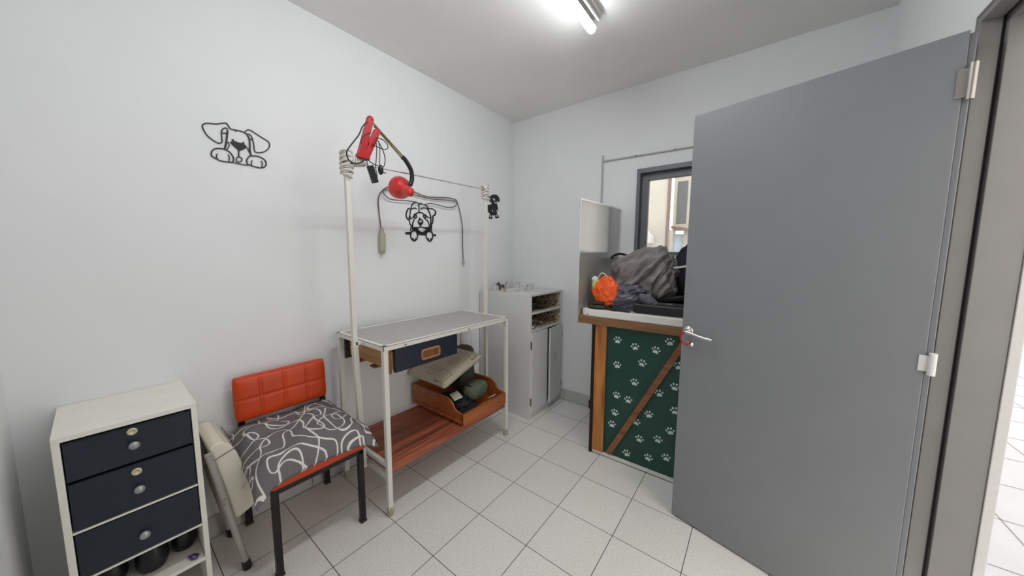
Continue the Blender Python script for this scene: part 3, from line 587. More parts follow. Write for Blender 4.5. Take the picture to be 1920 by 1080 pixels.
# taupe pillow leaning over the drawer
def frame4(o_, xd, yd):
    xd = Vector(xd).normalized(); yd = Vector(yd); zd = xd.cross(yd).normalized(); yd = zd.cross(xd)
    m_ = Matrix((xd, yd, zd)).transposed().to_4x4(); m_.translation = Vector(o_); return m_
pA, pB_, pC, pD = Vector((.0, -1.26, .452)), Vector((.385, -1.262, .437)), Vector((.09, -.92, .552)), Vector((.40, -.94, .580))
pc = (pA+pB_+pC+pD)/4 + Vector((.01, .0, .01)); xd = (pB_-pA)+(pD-pC); yd = (pC-pA)+(pD-pB_)
pm = pillow_mesh(.41, .38, .10, 3, wr=.006)
o = pm.build('taupe_pillow', M['squares']); o.matrix_world = frame4(pc, xd, yd); o.location = pc
tag(o, 'taupe pillow printed with outlined squares leaning over the open wooden drawer', 'pillow')
def blob(c, r, seed, amp, freq=3.0, stretch=(1, 1, 1), sub=5, zmin=None, ridged=True, rot=None, box=0):
    bm = bmesh.new(); bmesh.ops.create_icosphere(bm, subdivisions=sub, radius=1.0)
    for v in bm.verts:
        p = v.co.copy()
        if box:
            k_ = max(abs(p.x), abs(p.y), abs(p.z)); p = p.lerp(p/k_*.88, box)
        q = Vector((p.x*stretch[0], p.y*stretch[1], p.z*stretch[2]))*freq+Vector((seed, seed*1.7, 0))
        q += Vector((noise.noise(q*.6), noise.noise(q*.6+Vector((9, 0, 0))), noise.noise(q*.6+Vector((0, 9, 0)))))*.9
        a = noise.noise(q); b2 = noise.noise(q*2.1+Vector((5, 5, 5)))
        f_ = (1-2.2*abs(a))*.7+(1-2.2*abs(b2))*.3 if ridged else a
        p = p*(1+amp*f_)
        p = Vector((p.x*r[0], p.y*r[1], p.z*r[2]))
        if rot: p = rot @ p
        p += Vector(c)
        if zmin is not None and p.z < zmin: p.z = zmin+(p.z-zmin)*.02
        v.co = p
    m_ = MB(); m_.v = [tuple(v.co) for v in bm.verts]
    for f_ in bm.faces: m_.f.append(tuple(v.index for v in f_.verts)); m_.sm.append(True); m_.mi.append(0)
    bm.free()
    if zmin is not None: m_.v = [(x, y, max(z, zmin)) for x, y, z in m_.v]
    return m_
RX = lambda a: Matrix.Rotation(a, 3, 'X'); RY = lambda a: Matrix.Rotation(a, 3, 'Y'); RZ = lambda a: Matrix.Rotation(a, 3, 'Z')
tag(blob((.20, -.900, .465), (.075, .070, .195), 11, .07, 2.0, zmin=.274, box=.8, rot=RZ(-.3)).build('dark_cloth_bag', M['darkolive']), 'dark grey cloth bag standing at the back of the open wooden drawer', 'bag')
rb = thing('pouch_roll', 'rounded olive green pouch lying in the open wooden drawer', 'pouch', (.40, -.98, .31))
m = blob((.40, -.975, .372), (.068, .105, .058), 21, .05, 1.6, box=.35, rot=RZ(.15)); child(m, 'body', M['olive'], rb)
m = MB(); m.tube([(.40+.056*math.cos(a), -1.045, .372+.050*math.sin(a)) for a in [i*2*PI/24 for i in range(24)]], .006, 8, closed=True); child(m, 'strap', M['blackcloth'], rb)
tag(blob((.45, -1.11, .298), (.055, .075, .024), 31, .25, 2.5, zmin=.273).build('black_pouch', M['blackcloth']), 'crumpled black strap bundle in the near corner of the open wooden drawer', 'strap')
tag(blob((.34, -1.12, .32), (.13, .09, .045), 37, .2, 2.5, zmin=.273).build('black_cloth', M['blackcloth']), 'black cloth under the taupe pillow in the open wooden drawer', 'cloth')
m = MB(); m.box(-.035, .035, -.02, .02, 0, .002); place(m, Matrix.Translation((.515, -1.09, .285)) @ Matrix.Rotation(.5, 4, 'Z') @ Matrix.Rotation(.5, 4, 'Y'))
tag(m.build('white_card', M['paper']), 'small white card beside the black straps in the wooden drawer', 'card')
m = MB(); m.tube([(.47+.028*math.cos(a), -.875+.028*math.sin(a), .30+.02*math.cos(a)) for a in [i*2*PI/24 for i in range(24)]], .0045, 8, closed=True)
tag(m.build('cable_loop', M['paper']), 'white cable loop right of the olive pouch in the wooden drawer', 'cable')
m = MB(); m.box(-.05, .05, -.03, .03, 0, .008); place(m, Matrix.Translation((.40, -1.165, .385)) @ Matrix.Rotation(-.4, 4, 'Z') @ Matrix.Rotation(.25, 4, 'X'))
tag(m.build('cream_booklet', M['paper']), 'cream booklet tucked under the front edge of taupe pillow', 'booklet')

# ------------------------------------------------------------------ red clamp lamp on the left post
LX = .372
(Ltop, Lbot, Lb1, Lb0, Lbase, Larm0, Larm1, Ln0, Ln1, Ln2, Lsock, Lshade, Ladp, Lplug) = [Vector((LX, a, b_)) for a, b_ in LAMPPTS]
lm = thing('clamp_lamp', 'red desk lamp tied to the left table post with black gooseneck', 'lamp', (LX, -1.74, 1.83))
m = MB(); m.obox(Ltop, Vector((LX, -1.757, 1.842)), .030, .030, (1, 0, 0)); m.obox(Lb1, Vector((LX, -1.728, 1.846)), .028, .030, (1, 0, 0)); m.obox(Vector((LX, -1.775, 1.842)), Vector((LX, -1.715, 1.838)), .020, .034, (1, 0, 0))
m.obox(Vector((LX, -1.728, 1.93)), Vector((LX, -1.695, 1.925)), .03, .028, (1, 0, 0)); m.ball(Ltop, .018)
child(m, 'bracket', M['redpaint'], lm, bevel=.002)
m = MB(); m.tube([Larm0+Vector((.004, 0, .003)), Larm1+Vector((.004, 0, .006))], .0045, 8); m.tube([Larm0+Vector((-.006, .010, -.006)), Larm1+Vector((-.006, 0, -.002))], .0045, 8); child(m, 'arm', M['brass'], lm)
m = MB(); m.tube(smooth_path([Larm1, Ln0, Ln1, Ln1+Vector((0, .004, -.05)), Ln2]), .0125, 12); child(m, 'gooseneck', M['blackplastic'], lm)
ax = Vector((-.085, .002, .030)).normalized(); s0 = Lsock+Vector((.012, .004, .0))
m = MB(); m.lathe([(.004, -.006), (.020, -.004), (.026, .004), (.026, .045), (.030, .06), (.050, .075), (.062, .095), (.067, .125), (.067, .135), (.063, .135), (.060, .12), (.04, .085), (.001, .08)], s0, ax, 28); child(m, 'lamp_shade', M['redshade'], lm)
m = MB()
for i, l in enumerate(LAMPCORD): m.tube(smooth_path([(.392+.003*i, a, b_) for a, b_ in l]), .0024 if i else .0034, 6)
m.tube([(LX+.02, -1.744, 1.826), (LX+.024, -1.738, 1.824)], .006, 8)
child(m, 'power_cord', M['blackplastic'], lm)
m = MB(); m.obox(Vector((.41, Ladp.y-.013, Ladp.z+.040)), Vector((.41, Ladp.y+.013, Ladp.z-.040)), .030, .022, (1, 0, 0)); child(m, 'power_adapter', M['blackplastic'], lm, bevel=.003)
m = MB(); m.ball((.405, Lplug.y, Lplug.z), (.014, .014, .026)); m.tube([(.405, Lplug.y, Lplug.z-.008), (.405, Lplug.y+.028, Lplug.z-.012)], .0025, 6); child(m, 'plug', M['blackplastic'], lm)

# ------------------------------------------------------------------ orange chair with cushion
ch = thing('orange_chair', 'orange vinyl chair with black square tube legs beside the grooming table', 'chair', (.26, -2.055, 0))
for x, y, zt in ((.475, -2.235, .384), (.478, -1.878, .384), (.042, -2.235, .775), (.042, -1.866, .775)):
    m = MB()
    if zt < .5: m.box(x-.0125, x+.0125, y-.0125, y+.0125, .008, zt)
    else:
        m.box(x-.0125, x+.0125, y-.0125, y+.0125, .008, .40); m.obox((x, y, .39), (x-.006, y, zt-.06), .025, .022, (1, 0, 0))
    lg = child(m, 'leg', M['blackmetal'], ch, bevel=.002)
    child(B(x-.015, x+.015, y-.015, y+.015, 0.0005, .012), 'foot_cap', M['blackplastic'], lg, bevel=.002)
m = MB(); m.box(.05, .4875, -2.247, -2.222, .368, .390); m.box(.05, .4875, -1.890, -1.866, .368, .390); m.box(.4655, .4905, -2.247, -1.866, .368, .390); m.box(.03, .055, -2.247, -1.854, .368, .390)
child(m, 'seat_frame', M['blackmetal'], ch, bevel=.002)
child(B(.035, .500, -2.250, -1.852, .391, .432), 'seat', M['orange'], ch, bevel=.012, seg=4)
def padded(cx, cy, cz, w_, h_, th, seams_u, seams_v, tilt, n=(60, 34)):
    m_ = MB(); F = []; Bk = []
    for i in range(n[0]+1):
        for j in range(n[1]+1):
            u = i/n[0]*2-1; v = j/n[1]*2-1
            e = (max(0, 1-abs(u)**12)*max(0, 1-abs(v)**8))**.5; d = e
            g_ = 0
            for s_ in seams_u: g_ = max(g_, math.exp(-((u-s_)*w_/2/.004)**2))
            for s_ in seams_v: g_ = max(g_, math.exp(-((v-s_)*h_/2/.004)**2))
            t_2 = th*(.35+.65*e) - .007*g_*e
            y = cy+u*w_/2*(1-.03*abs(v)**6); z = v*h_/2*(1-.02*abs(u)**6)
            F.append((cx+t_2-.0-tilt*z, y, cz+z)); Bk.append((cx-tilt*z-.004*e, y, cz+z))
    N = n[1]+1; fs = [(i*N+j, (i+1)*N+j, (i+1)*N+j+1, i*N+j+1) for i in range(n[0]) for j in range(n[1])]
    m_.add(F, fs, True); m_.add(Bk, [f_[::-1] for f_ in fs], True)
    per = [(i, 0) for i in range(n[0])]+[(n[0], j) for j in range(n[1])]+[(i, n[1]) for i in range(n[0], 0, -1)]+[(0, j) for j in range(n[1], 0, -1)]
    o_ = len(F)
    idx = [i*N+j for i, j in per]; K = len(idx)
    vs = [F[k] for k in idx]+[Bk[k] for k in idx]
    m_.add(vs, [(k, (k+1) % K, K+(k+1) % K, K+k) for k in range(K)], True); return m_
child(padded(.052, -2.058, .655, .405, .215, .042, (-.5, 0, .5), (.02,), .06), 'backrest', M['orange'], ch)

cu = pillow_mesh(.515, .50, .105, 8, corner=.0, wr=.016, n=64)
def drape(v):
    x, y, z = v; u, w_ = x/.2575, y/.25
    ox = max(0, x-.195); oy = max(0, abs(y)-.185)
    z -= ox*.75 + oy*(.75 if y < 0 else .45)
    z -= .03*max(0, abs(u*w_)-.55)*(1 if u > 0 else .2)
    y += .020*(1 if y > 0 else -1)*abs(w_)**3*max(0, -u)*0
    x += .012*abs(w_)**5*(1 if u > 0 else 0); z += .012*math.sin(y*19+x*9)*(1-abs(u)**2)*(1-abs(w_)**2)
    return (x, y, z)
cu.v = [drape(v) for v in cu.v]
place(cu, Matrix.Translation((.270, -2.062, .480)))
co = cu.build('patterned_cushion', M['curvy'])
tag(co, 'grey cushion with looping white lines lying on the orange chair', 'cushion')

# ------------------------------------------------------------------ folding stool leaning on chest
st = thing('folded_stool', 'folded stool with stained ivory pad and rusty legs leaning beside chest', 'stool', (.18, -2.33, 0))
for x in (.325, .06):
    m = MB(); m.tube([(x, -2.312, .022), (x, -2.398, .565)], .0125, 12); lg = child(m, 'leg', M['rust'], st)
    child(MB().lathe([(.016, 0), (.017, .012), (.015, .04)], (x, -2.309, .001), (0, -.15, 1), 14), 'rubber_tip', M['blackplastic'], lg)
m = MB(); m.tube([(.06, -2.372, .40), (.325, -2.372, .40)], .009, 10); child(m, 'cross_bar', M['rust'], st)
m = MB(); n1 = 24
prof = [(-2.392, .575), (-2.374, .588), (-2.350, .586), (-2.328, .565), (-2.308, .52), (-2.290, .45), (-2.276, .37), (-2.265, .29), (-2.262, .262), (-2.272, .252), (-2.318, .232), (-2.331, .236), (-2.345, .33), (-2.368, .46), (-2.384, .54)]
m.prism([(a, b_) for a, b_ in prof], .035, .305, lambda u, v, w_: (w_, u, v))
child(m, 'padded_seat', M['stoolvinyl'], st, bevel=.010, seg=4)
m = MB(); m.tube([(.3055, -2.384, .52), (.3065, -2.345, .535), (.3055, -2.313, .545)], .0014, 6); m.tube([(.3, -2.310, .545), (.05, -2.310, .545)], .0014, 6); child(m, 'seam', M['darkbrown'], st)

# ------------------------------------------------------------------ chest of drawers
cs = thing('chest_of_drawers', 'off white tall chest with three navy drawers at the left', 'chest', (.17, -2.58, 0))
CX, CY0, CY1 = .345, -2.738, -2.420
m = MB(); m.box(.002, CX, CY0, CY0+.016, 0, .775); m.box(.002, CX, CY1-.016, CY1, 0, .775); m.box(.002, CX, CY0, CY1, .775, .792)
m.box(.011, CX-.002, CY0+.016, CY1-.016, .152, .166); m.box(.011, CX-.001, CY0+.016, CY1-.016, .300, .306); m.box(.011, CX-.001, CY0+.016, CY1-.016, .466, .472)
child(m, 'body', M['offwhite'], cs, bevel=.0015)
child(B(.002, .008, CY0+.016, CY1-.016, .166, .775), 'back_panel', M['darkbrown'], cs)
for i, (z0, z1, lock) in enumerate(((.640, .768, .752), (.475, .632, .603), (.309, .461, None))):
    d = child(B(.02, CX-.004, CY0+.019, CY1-.019, z0, z1), 'drawer', M['navy'], cs, bevel=.0015)
    kz = {0: .703, 1: .543, 2: .372}[i]
    child(MB().lathe([(.007, 0), (.007, .008), (.013, .012), (.014, .017), (.011, .022), (.001, .024)], (CX-.004, -2.579, kz), (1, 0, 0), 20), 'knob', M['knobgrey'], d)
    if lock:
        lk = child(MB().lathe([(.0125, 0), (.0125, .003), (.010, .0045), (.006, .0045), (.006, .003), (.001, .003)], (CX-.004, -2.580, lock-.004 if i == 0 else lock), (1, 0, 0), 20), 'lock', M['lockbrass'], d)
    if i < 2: child(B(CX-.006, CX-.0025, CY0+.02, CY1-.02, z1-.006 if i == 0 else z1-.003, z1-.002 if i == 0 else z1), 'lip', M['dark'], d)
for (x, y, r_x, h_, lab) in ((.22, -2.478, .036, .125, 'rightmost black glossy rounded container on the chest shelf'), (.245, -2.565, .044, .120, 'middle black glossy rounded container under the lowest navy drawer'), (.22, -2.662, .040, .110, 'black glossy container at the left end of the chest shelf')):
    m = MB(); m.lathe([(r_x*.45, 0), (r_x*.8, .006), (r_x, .03), (r_x*.98, .06), (r_x*.75, h_*.8), (r_x*.6, h_), (r_x*.5, h_)], (x, y, .1665), (0, 0, 1), 24)
    tag(m.build('black_container', M['blackplastic']), lab, 'container', 'black containers on the chest shelf')
tag(MB().tube([(.300, -2.475, .171), (.325, -2.470, .171), (.332, -2.458, .171), (.318, -2.452, .171), (.302, -2.462, .171)], .0045, 8, closed=True).build('purple_clip', M['purple']), 'small purple clip lying on the chest shelf beside the container', 'clip')
m = MB(); m.box(.262, .318, -2.452, -2.438, .1668, .171); tag(m.build('paper_slip', M['paper']), 'pale paper slip at the right end of chest shelf', 'paper')

# ------------------------------------------------------------------ white cabinet in the corner
cb = thing('white_cabinet', 'white cabinet with two open shelves and two doors in the corner', 'cabinet', (.34, -.265, 0))
QX, QY0, QY1, QZ = .573, -.519, -.012, 1.038
m = MB(); m.box(.112, QX, QY0, QY0+.018, 0, QZ-.016); m.box(.112, QX, QY1-.018, QY1, 0, QZ-.016); m.box(.112, QX, QY0, QY1, QZ-.016, QZ)
m.box(.112, .124, QY0+.018, QY1-.018, .06, QZ-.016); m.box(.124, QX, QY0+.018, QY1-.018, .728, .745); m.box(.124, QX-.004, QY0+.018, QY1-.018, .872, .888); m.box(.124, QX-.006, QY0+.018, QY1-.018, 0.0, .055)
child(m, 'body', M['cabwhite'], cb, bevel=.001)
m = MB(); m.box(.125, QX-.012, QY1-.0205, QY1-.0185, .746, .871); m.box(.125, QX-.012, QY1-.0205, QY1-.0185, .889, 1.021); m.box(.125, QX-.012, QY0+.0185, QY1-.021, .7455, .7475); m.box(.125, QX-.012, QY0+.0185, QY1-.021, .8885, .8905)
m.box(.1245, .127, QY0+.019, QY1-.021, .748, .871); m.box(.1245, .127, QY0+.019, QY1-.021, .891, 1.021)
child(m, 'shelf_lining', M['leopard'], cb)
d1 = child(B(QX-.006, QX+.010, QY0+.012, -.268, .058, .724), 'door', M['cabwhite'], cb, bevel=.0015)
hx, hy = QX, QY1-.008; a_ = math.radians(5.5)
def rot_door(v):
    x, y, z = v; dx, dy = x-hx, y-hy; return (hx+dx*math.cos(a_)-dy*math.sin(a_), hy+dx*math.sin(a_)+dy*math.cos(a_), z)
d2 = child(MB().box(QX-.004, QX+.012, -.262, QY1-.008, .066, .724, fn=rot_door), 'door', M['cabwhite'], cb, bevel=.0015)
def pull(y, par, fn=None):
    pts = [(QX+.010, y, .430), (QX+.030, y, .430), (QX+.034, y, .434), (QX+.034, y, .502), (QX+.030, y, .506), (QX+.010, y, .506)]
    if fn: pts = [fn(p) for p in pts]
    child(MB().tube(pts, .0035, 8), 'handle', M['handle'], par)
pull(-.288, d1); pull(-.205, d2, rot_door)
for z in (.595, .120):
    child(B(QX+.0005, QX+.012, QY0+.002, QY0+.009, z, z+.062), 'hinge', M['screw'], d1)
    child(B(QX+.001, QX+.014, QY1-.007, QY1-.001, z+.008, z+.068), 'hinge', M['screw'], d2)
tag(B(.012, .100, -.512, -.490, .003, 1.030).build('leaning_board', M['cabwhite'], bevel=.001), 'pale upright board between the white cabinet and the long wall', 'board')
# things on the cabinet shelves
m = MB(); m.lathe([(.052, 0), (.058, .003), (.066, .055), (.069, .058), (.069, .064), (.060, .064), (.056, .010), (.001, .008)], (.46, -.40, .892), (0, 0, 1), 28)
tag(m.build('blue_tub', M['blueplastic']), 'dark blue plastic tub on the upper open shelf of white cabinet', 'tub')
def sheet(name, c, w_, d_, rz, seed, mt, label, cat, th=.002, amp=.012):
    m_ = MB(); n_ = 14; T = []; Bt = []
    for i in range(n_+1):
        for j in range(n_+1):
            x = (i/n_-.5)*w_; y = (j/n_-.5)*d_; z = amp*(.5+noise.noise(Vector((x*14, y*14, seed)))); p = RZ(rz) @ Vector((x, y, 0)); T.append((c[0]+p.x, c[1]+p.y, c[2]+z+th)); Bt.append((c[0]+p.x, c[1]+p.y, c[2]+z))
    N = n_+1; fs = [(i*N+j, (i+1)*N+j, (i+1)*N+j+1, i*N+j+1) for i in range(n_) for j in range(n_)]
    m_.add(T, fs, True); m_.add(Bt, [f_[::-1] for f_ in fs], True)
    return tag(m_.build(name, mt), label, cat)
sheet('crumpled_paper', (.47, -.41, .7488), .12, .14, .4, 2, M['paper'], 'crumpled pale papers at the left of lower open cabinet shelf', 'paper', amp=.03)
sheet('folded_cloth', (.46, -.30, .7488), .10, .13, -.2, 5, M['paper'], 'loose pale cloth on the lower open cabinet shelf near middle', 'cloth', amp=.045)
sheet('magazine', (.47, -.25, .8915), .14, .15, .1, 7, M['darkolive'], 'grey magazine on upper open cabinet shelf beside the tub', 'magazine', amp=.006)

# figurines on the cabinet top
def figurine(name, loc, s, rz, body, accent, label, pose='sit', group='small dog figurines on the white cabinet'):
    root = thing(name, label, 'figurine', loc, group)
    R_ = RZ(rz); T_ = lambda p: tuple(Vector(loc)+R_ @ (Vector(p)*s))
    m_ = MB()
    if pose == 'sit':
        m_.ball(T_((-.10, 0, .30)), (.24*s, .20*s, .30*s), rot=R_); m_.ball(T_((.02, 0, .52)), (.16*s, .15*s, .22*s), rot=R_)
        m_.ball(T_((.06, 0, .82)), (.20*s, .18*s, .18*s), rot=R_); m_.ball(T_((.24, 0, .77)), (.11*s, .09*s, .08*s), rot=R_)
        for sy in (-1, 1):
            m_.tube([T_((.10, sy*.09, .5)), T_((.14, sy*.10, .05))], .055*s, 8); m_.ball(T_((.18, sy*.10, .045)), (.08*s, .055*s, .045*s), rot=R_); m_.ball(T_((-.02, sy*.19, .10)), (.16*s, .08*s, .10*s), rot=R_)
        m_.tube(smooth_path([T_((-.28, 0, .12)), T_((-.38, .03, .16)), T_((-.42, .06, .28))]), .035*s, 6)
        hp = (.06, .82)
    else:
        m_.ball(T_((-.05, 0, .42)), (.40*s, .17*s, .17*s), rot=R_); m_.ball(T_((.38, 0, .62)), (.17*s, .15*s, .15*s), rot=R_); m_.ball(T_((.52, 0, .57)), (.09*s, .07*s, .065*s), rot=R_)
        m_.tube([T_((.20, 0, .48)), T_((.34, 0, .60))], .10*s, 8)
        for sx in (-.32, .2):
            for sy in (-1, 1): m_.tube([T_((sx, sy*.10, .38)), T_((sx, sy*.10, .02))], [.07*s, .045*s], 8)
        m_.tube(smooth_path([T_((-.42, 0, .48)), T_((-.55, 0, .62)), T_((-.58, 0, .80))]), .04*s, 6)
        hp = (.38, .62)
    child(m_, 'body', body, root)
    m_ = MB(); m_.ball(T_((hp[0]-.03, 0, hp[1]+.10)), (.08*s, .17*s, .10*s), rot=R_)
    for sy in (-1, 1): m_.ball(T_((hp[0]-.02, sy*.17, hp[1]+.06)), (.07*s, .05*s, .13*s), rot=R_)
    m_.ball(T_((hp[0]+(.28 if pose == 'sit' else .21), 0, hp[1]-.02)), .035*s)
    for sy in (-1, 1): m_.ball(T_((hp[0]+.17, sy*.08, hp[1]+.06)), .022*s)
    child(m_, 'ears_and_face', accent, root)
    child(MB().ball(T_((-.12, .10, .42)), (.13*s, .12*s, .12*s), rot=R_), 'back_patch', accent, root)
Zc = QZ+.0005
figurine('dog_figurine', (.165, -.478, Zc), .062, -.9, M['fig_white'], M['fig_grey'], 'tiny white sitting dog figurine at the left of cabinet top')
figurine('dog_figurine', (.175, -.400, Zc), .090, -1.9, M['fig_grey'], M['blackplastic'], 'grey and black standing figurine second from left on cabinet', 'stand')
figurine('dog_figurine', (.262, -.462, Zc), .052, -.8, M['fig_tan'], M['fig_brown'], 'tan sitting figurine near the front edge of cabinet top')
figurine('dog_figurine', (.318, -.355, Zc), .075, -1.0, M['fig_white'], M['fig_brown'], 'white and brown sitting puppy figurine in the middle of cabinet')
figurine('dog_figurine', (.372, -.290, Zc), .070, -.4, M['fig_white'], M['fig_grey'], 'white standing puppy figurine with dark ears right of middle', 'stand')
figurine('dog_figurine', (.340, -.160, Zc), .052, -1.2, M['fig_white'], M['fig_grey'], 'smallest pale figurine alone at the right of cabinet top')

# ------------------------------------------------------------------ counter with green paw panel
ct = thing('reception_counter', 'dark green paw print counter with white top and wooden trim', 'counter', (1.5, -.33, 0))
m = MB(); m.prism([(1.060, -.015), (1.060, -.60), (1.066, -.622), (1.082, -.636), (1.100, -.640), (1.98, -.640), (1.98, -.015)], .953, 1.0, lambda u, v, w_: (u, v, w_)); child(m, 'counter_top', M['countertop'], ct, bevel=.006, seg=3)
child(MB().lathe([(.005, 0), (.005, .002)], (1.110, -.6405, .966), (0, -1, 0), 12), 'screw', M['screw'], ct)
m = MB(); m.box(1.040, 1.98, -.645, -.612, .902, .952); m.box(1.040, 1.060, -.612, -.02, .902, .952); child(m, 'trim_rail', M['counterwood'], ct, bevel=.003)
for y in (-.600, -.06): child(B(1.136, 1.156, y-.018, y+.002, .001, .900), 'leg', M['blackmetal'], ct, bevel=.001)
child(B(1.120, 1.135, -.602, -.585, .30, .36), 'latch', M['blackmetal'], ct)
child(B(1.160, 1.236, -.622, -.604, .030, .900), 'stile', M['stile'], ct, bevel=.002)
m = MB(); m.box(1.157, 1.96, -.602, -.592, .030, .900)
for i, (px, pz) in enumerate(PAWS):
    s = .0255; rr = .25*math.sin(i*2.3)
    def P_(u, v): return (px+(u*math.cos(rr)-v*math.sin(rr))*s, pz+(u*math.sin(rr)+v*math.cos(rr))*s)
    def oval(cu_, cv_, a, b_, rot=0, n_=14): return [P_(cu_+a*math.cos(t)*math.cos(rot)-b_*math.sin(t)*math.sin(rot), cv_+a*math.cos(t)*math.sin(rot)+b_*math.sin(t)*math.cos(rot)) for t in [k*2*PI/n_ for k in range(n_)]]
    fn = lambda u, v, w_: (u, w_, v)
    pad = [P_(a, b_) for a, b_ in ((-.62, -.62), (-.35, -.78), (0, -.66), (.35, -.78), (.62, -.62), (.58, -.30), (.34, -.02), (0, .08), (-.34, -.02), (-.58, -.30))]
    m.prism(pad, -.6028, -.6018, fn, 1)
    for a in ((-.82, .12, .19, .25, .35), (-.36, .62, .21, .29, .12), (.30, .64, .21, .29, -.12), (.80, .16, .19, .25, -.35)): m.prism(oval(a[0], a[1], a[2], a[3], a[4]), -.6028, -.6018, fn, 1)
child(m, 'front_panel', [M['green'], M['paw']], ct)
m = MB(); m.obox((1.275, -.6135, .040), (1.702, -.6135, .895), .036, .016, (0, 1, 0)); child(m, 'diagonal_brace', M['brace'], ct, bevel=.002)
child(B(1.160, 1.96, -.612, -.590, .010, .029), 'bottom_strip', M['countertop'], ct)
child(B(1.94, 1.97, -.59, -.03, .001, .900), 'end_panel', M['green'], ct)
# plastic sheet screen at the left end
sc_ = thing('screen_panel', 'upright ribbed translucent plastic sheet at the left end of counter', 'screen', (1.06, -.33, .953))
a0 = Vector((1.040, -.648, 0)); a1 = Vector((1.086, -.022, 0))
def pn(z0, z1, th, u0=0, u1=1, up=(0, 0, 1)):
    p = a0.lerp(a1, u0); q = a0.lerp(a1, u1); return MB().obox((p.x, p.y, (z0+z1)/2), (q.x, q.y, (z0+z1)/2), th, z1-z0, up)
child(pn(.953, 1.714, .006, .01, .99), 'sheet', M['poly'], sc_)
m = pn(1.712, 1.724, .014); m.box(a0.x-.007, a0.x+.007, a0.y-.004, a0.y+.006, .900, 1.724); m.box(a1.x-.006, a1.x+.006, a1.y-.006, a1.y+.004, .953, 1.72)
child(m, 'frame', M['alu'], sc_)

# pile on the counter
CT = 1.0005
def folds(m_, seed, amp, dirv, sc, c, keep):
    # cloth folds: long ridges running along dirv
    d = Vector(dirv).normalized(); out = []
    for p in m_.v:
        q = Vector(p)-Vector(c); al = q.dot(d); pe = q-d*al
        w_ = Vector((pe.x*sc, pe.y*sc, pe.z*sc))+d*al*sc*.28+Vector((seed, 0, seed))
        w_ += .5*Vector((noise.noise(w_*.7), noise.noise(w_*.7+Vector((4, 4, 4))), 0))
        f_ = (1-3.0*abs(noise.noise(w_)))*.65+(1-3.0*abs(noise.noise(w_*2.2)))*.35
        n_ = q.normalized(); r_ = q+n_*amp*f_; z_ = r_.z+c[2]
        out.append((r_.x+c[0], r_.y+c[1], max(z_, keep)))
    m_.v = out; return m_
jk = blob((1.375, -.315, 1.21), (.205, .160, .175), 3.3, .07, 1.3, zmin=1.062, sub=6, rot=RY(-.32), box=.35)
tag(folds(jk, 2.0, .034, (1, .1, 1.1), 13, (1.375, -.315, 1.20), 1.062).build('grey_jacket', M['jacket']), 'crumpled grey nylon jacket on top of the pile by the window', 'jacket')
cj = blob((1.325, -.470, 1.075), (.145, .095, .080), 7.1, .12, 1.8, zmin=CT, sub=6)
tag(folds(cj, 6.0, .026, (1, 0, .3), 17, (1.325, -.470, 1.075), CT).build('charcoal_jacket', M['jacket2']), 'charcoal crumpled garment between the orange bag and the black case', 'jacket')
tag(blob((1.70, -.22, 1.22), (.170, .15, .215), 5.7, .14, 1.6, zmin=CT).build('black_bag', M['blackcloth']), 'tall black bag behind the door edge on the counter', 'bag')
tag(blob((1.36, -.23, 1.03), (.22, .17, .032), 9.1, .10, 2.0, zmin=CT).build('black_garment', M['blackcloth']), 'flat black cloth spread under the grey jacket on the counter', 'cloth')
tag(MB().tube(smooth_path([(1.30, -.30, 1.30), (1.255, -.30, 1.345), (1.20, -.31, 1.365), (1.155, -.32, 1.352), (1.14, -.33, 1.33)]), .009, 8).build('black_strap', M['blackcloth']), 'thin black strap arching out of the grey jacket toward plastic sheet', 'strap')
tag(MB().tube(smooth_path([(1.30, -.36, 1.24), (1.24, -.38, 1.17), (1.18, -.40, 1.145), (1.10, -.42, 1.14)]), [.012]*19, 8).build('grey_strap', M['jacket']), 'grey strap reaching left above the orange bag', 'strap')
bc = thing('black_case', 'black hard instrument case lying at the front of the counter', 'case', (1.60, -.42, CT))
m = MB(); m.prism([(1.385, -.60), (1.50, -.50), (1.85, -.34), (1.93, -.42), (1.93, -.60)], CT, CT+.058, lambda u, v, w_: (u, v, w_)); child(m, 'body', M['blackplastic'], bc, bevel=.010, seg=3)
m = MB(); m.tube([(1.47, -.53, CT+.062), (1.90, -.50, CT+.062)], .007, 8); m.tube([(1.44, -.565, CT+.060), (1.90, -.56, CT+.060)], .006, 8); child(m, 'edge_rib', M['blackmetal'], bc)
m = MB(); m.box(1.565, 1.60, -.535, -.515, CT+.0585, CT+.066); child(m, 'clasp', M['alu'], bc)
tag(MB().obox((1.45, -.43, 1.07), (1.80, -.36, 1.115), .05, .03, (0, 0, 1)).build('black_bar', M['blackplastic'], bevel=.01, seg=3), 'black slanted bar lying above the black case', 'bar')
tag(blob((1.47, -.555, 1.075), (.060, .022, .028), 4.4, .25, 2.2, rot=RY(.5)).build('grey_tag_cloth', M['jacket2']), 'small grey scrap of cloth resting on the black case', 'cloth')
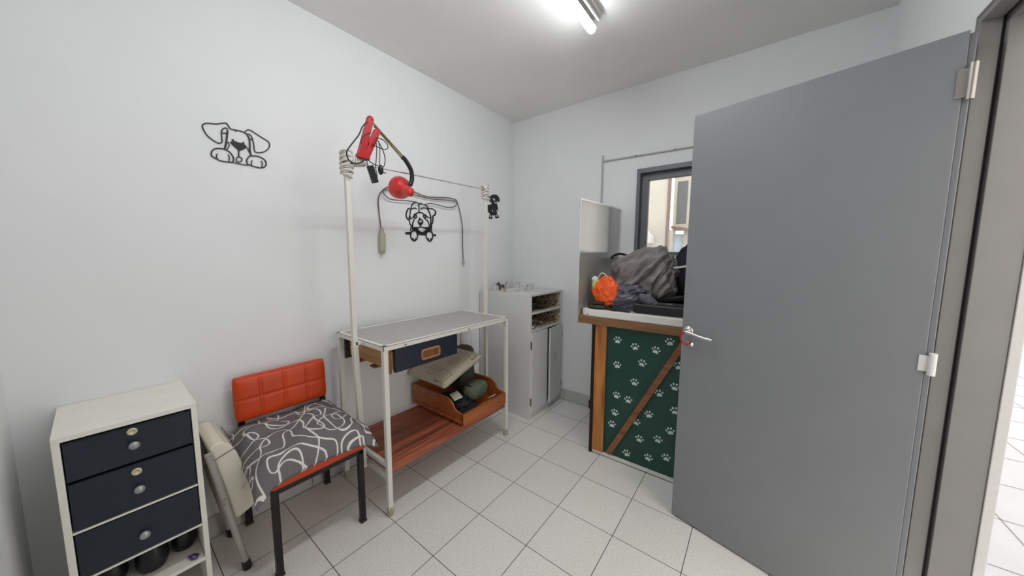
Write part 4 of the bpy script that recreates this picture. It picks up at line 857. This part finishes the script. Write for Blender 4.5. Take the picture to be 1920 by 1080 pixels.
tag(MB().obox((1.555, -.375, 1.275), (1.70, -.375, 1.300), .012, .012, (0, 0, 1)).build('white_rod', M['white']), 'short white rod sticking out in front of the black bag', 'rod')
ob = thing('orange_bag', 'bright orange plastic bag with green print beside plastic sheet', 'bag', (1.19, -.54, CT))
child(folds(blob((1.190, -.525, 1.110), (.082, .065, .098), 14.2, .10, 1.5, (1, 1, 1.3), zmin=CT+.028, rot=RY(-.5), sub=6), 3.0, .014, (-.6, 0, 1), 22, (1.19, -.525, 1.11), CT+.028), 'body', M['orangecloth'], ob)
child(blob((1.130, -.545, 1.150), (.030, .030, .045), 2.2, .2, 2.0, sub=4, rot=RY(-.3)), 'green_print', M['leafgreen'], ob)
child(blob((1.118, -.555, 1.195), (.020, .012, .016), 2.9, .2, 2.0, sub=4), 'white_label', M['white'], ob)
m = MB(); m.tube(smooth_path([(1.13, -.53, 1.20), (1.155, -.53, 1.235), (1.19, -.53, 1.215), (1.215, -.53, 1.17)]), .004, 6); child(m, 'handle', M['paper'], ob)
sh = MB(); sh.tube(smooth_path([(1.10, -.60, CT+.014), (1.125, -.615, CT+.014), (1.17, -.615, CT+.014), (1.20, -.60, CT+.014), (1.20, -.575, CT+.014), (1.15, -.565, CT+.014), (1.11, -.572, CT+.014)]), .0135, 8)
tag(sh.build('leather_strap_coil', M['darkbrown']), 'dark brown coiled strap at the left front corner of countertop', 'strap')
m = MB(); m.prism(rrect(.052, .022, .015), CT+.028, CT+.050, lambda u, v, w_: (1.145+u, -.585+v, w_)); tag(m.build('brown_case', M['darkbrown'], bevel=.005), 'dark brown flat pouch stacked under the orange bag', 'pouch')
for p_ in [[(1.20, -.60, CT+.006), (1.28, -.61, CT+.006), (1.36, -.60, CT+.006)], [(1.24, -.585, CT+.006), (1.30, -.60, CT+.006), (1.37, -.615, CT+.006)]]:
    pass
tag(MB().tube(smooth_path([(1.215, -.590, CT+.008), (1.27, -.612, CT+.008), (1.33, -.612, CT+.008), (1.375, -.612, CT+.008)]), .0075, 8).build('black_cable', M['blackplastic']), 'black cable along the front edge of the white countertop', 'cable')
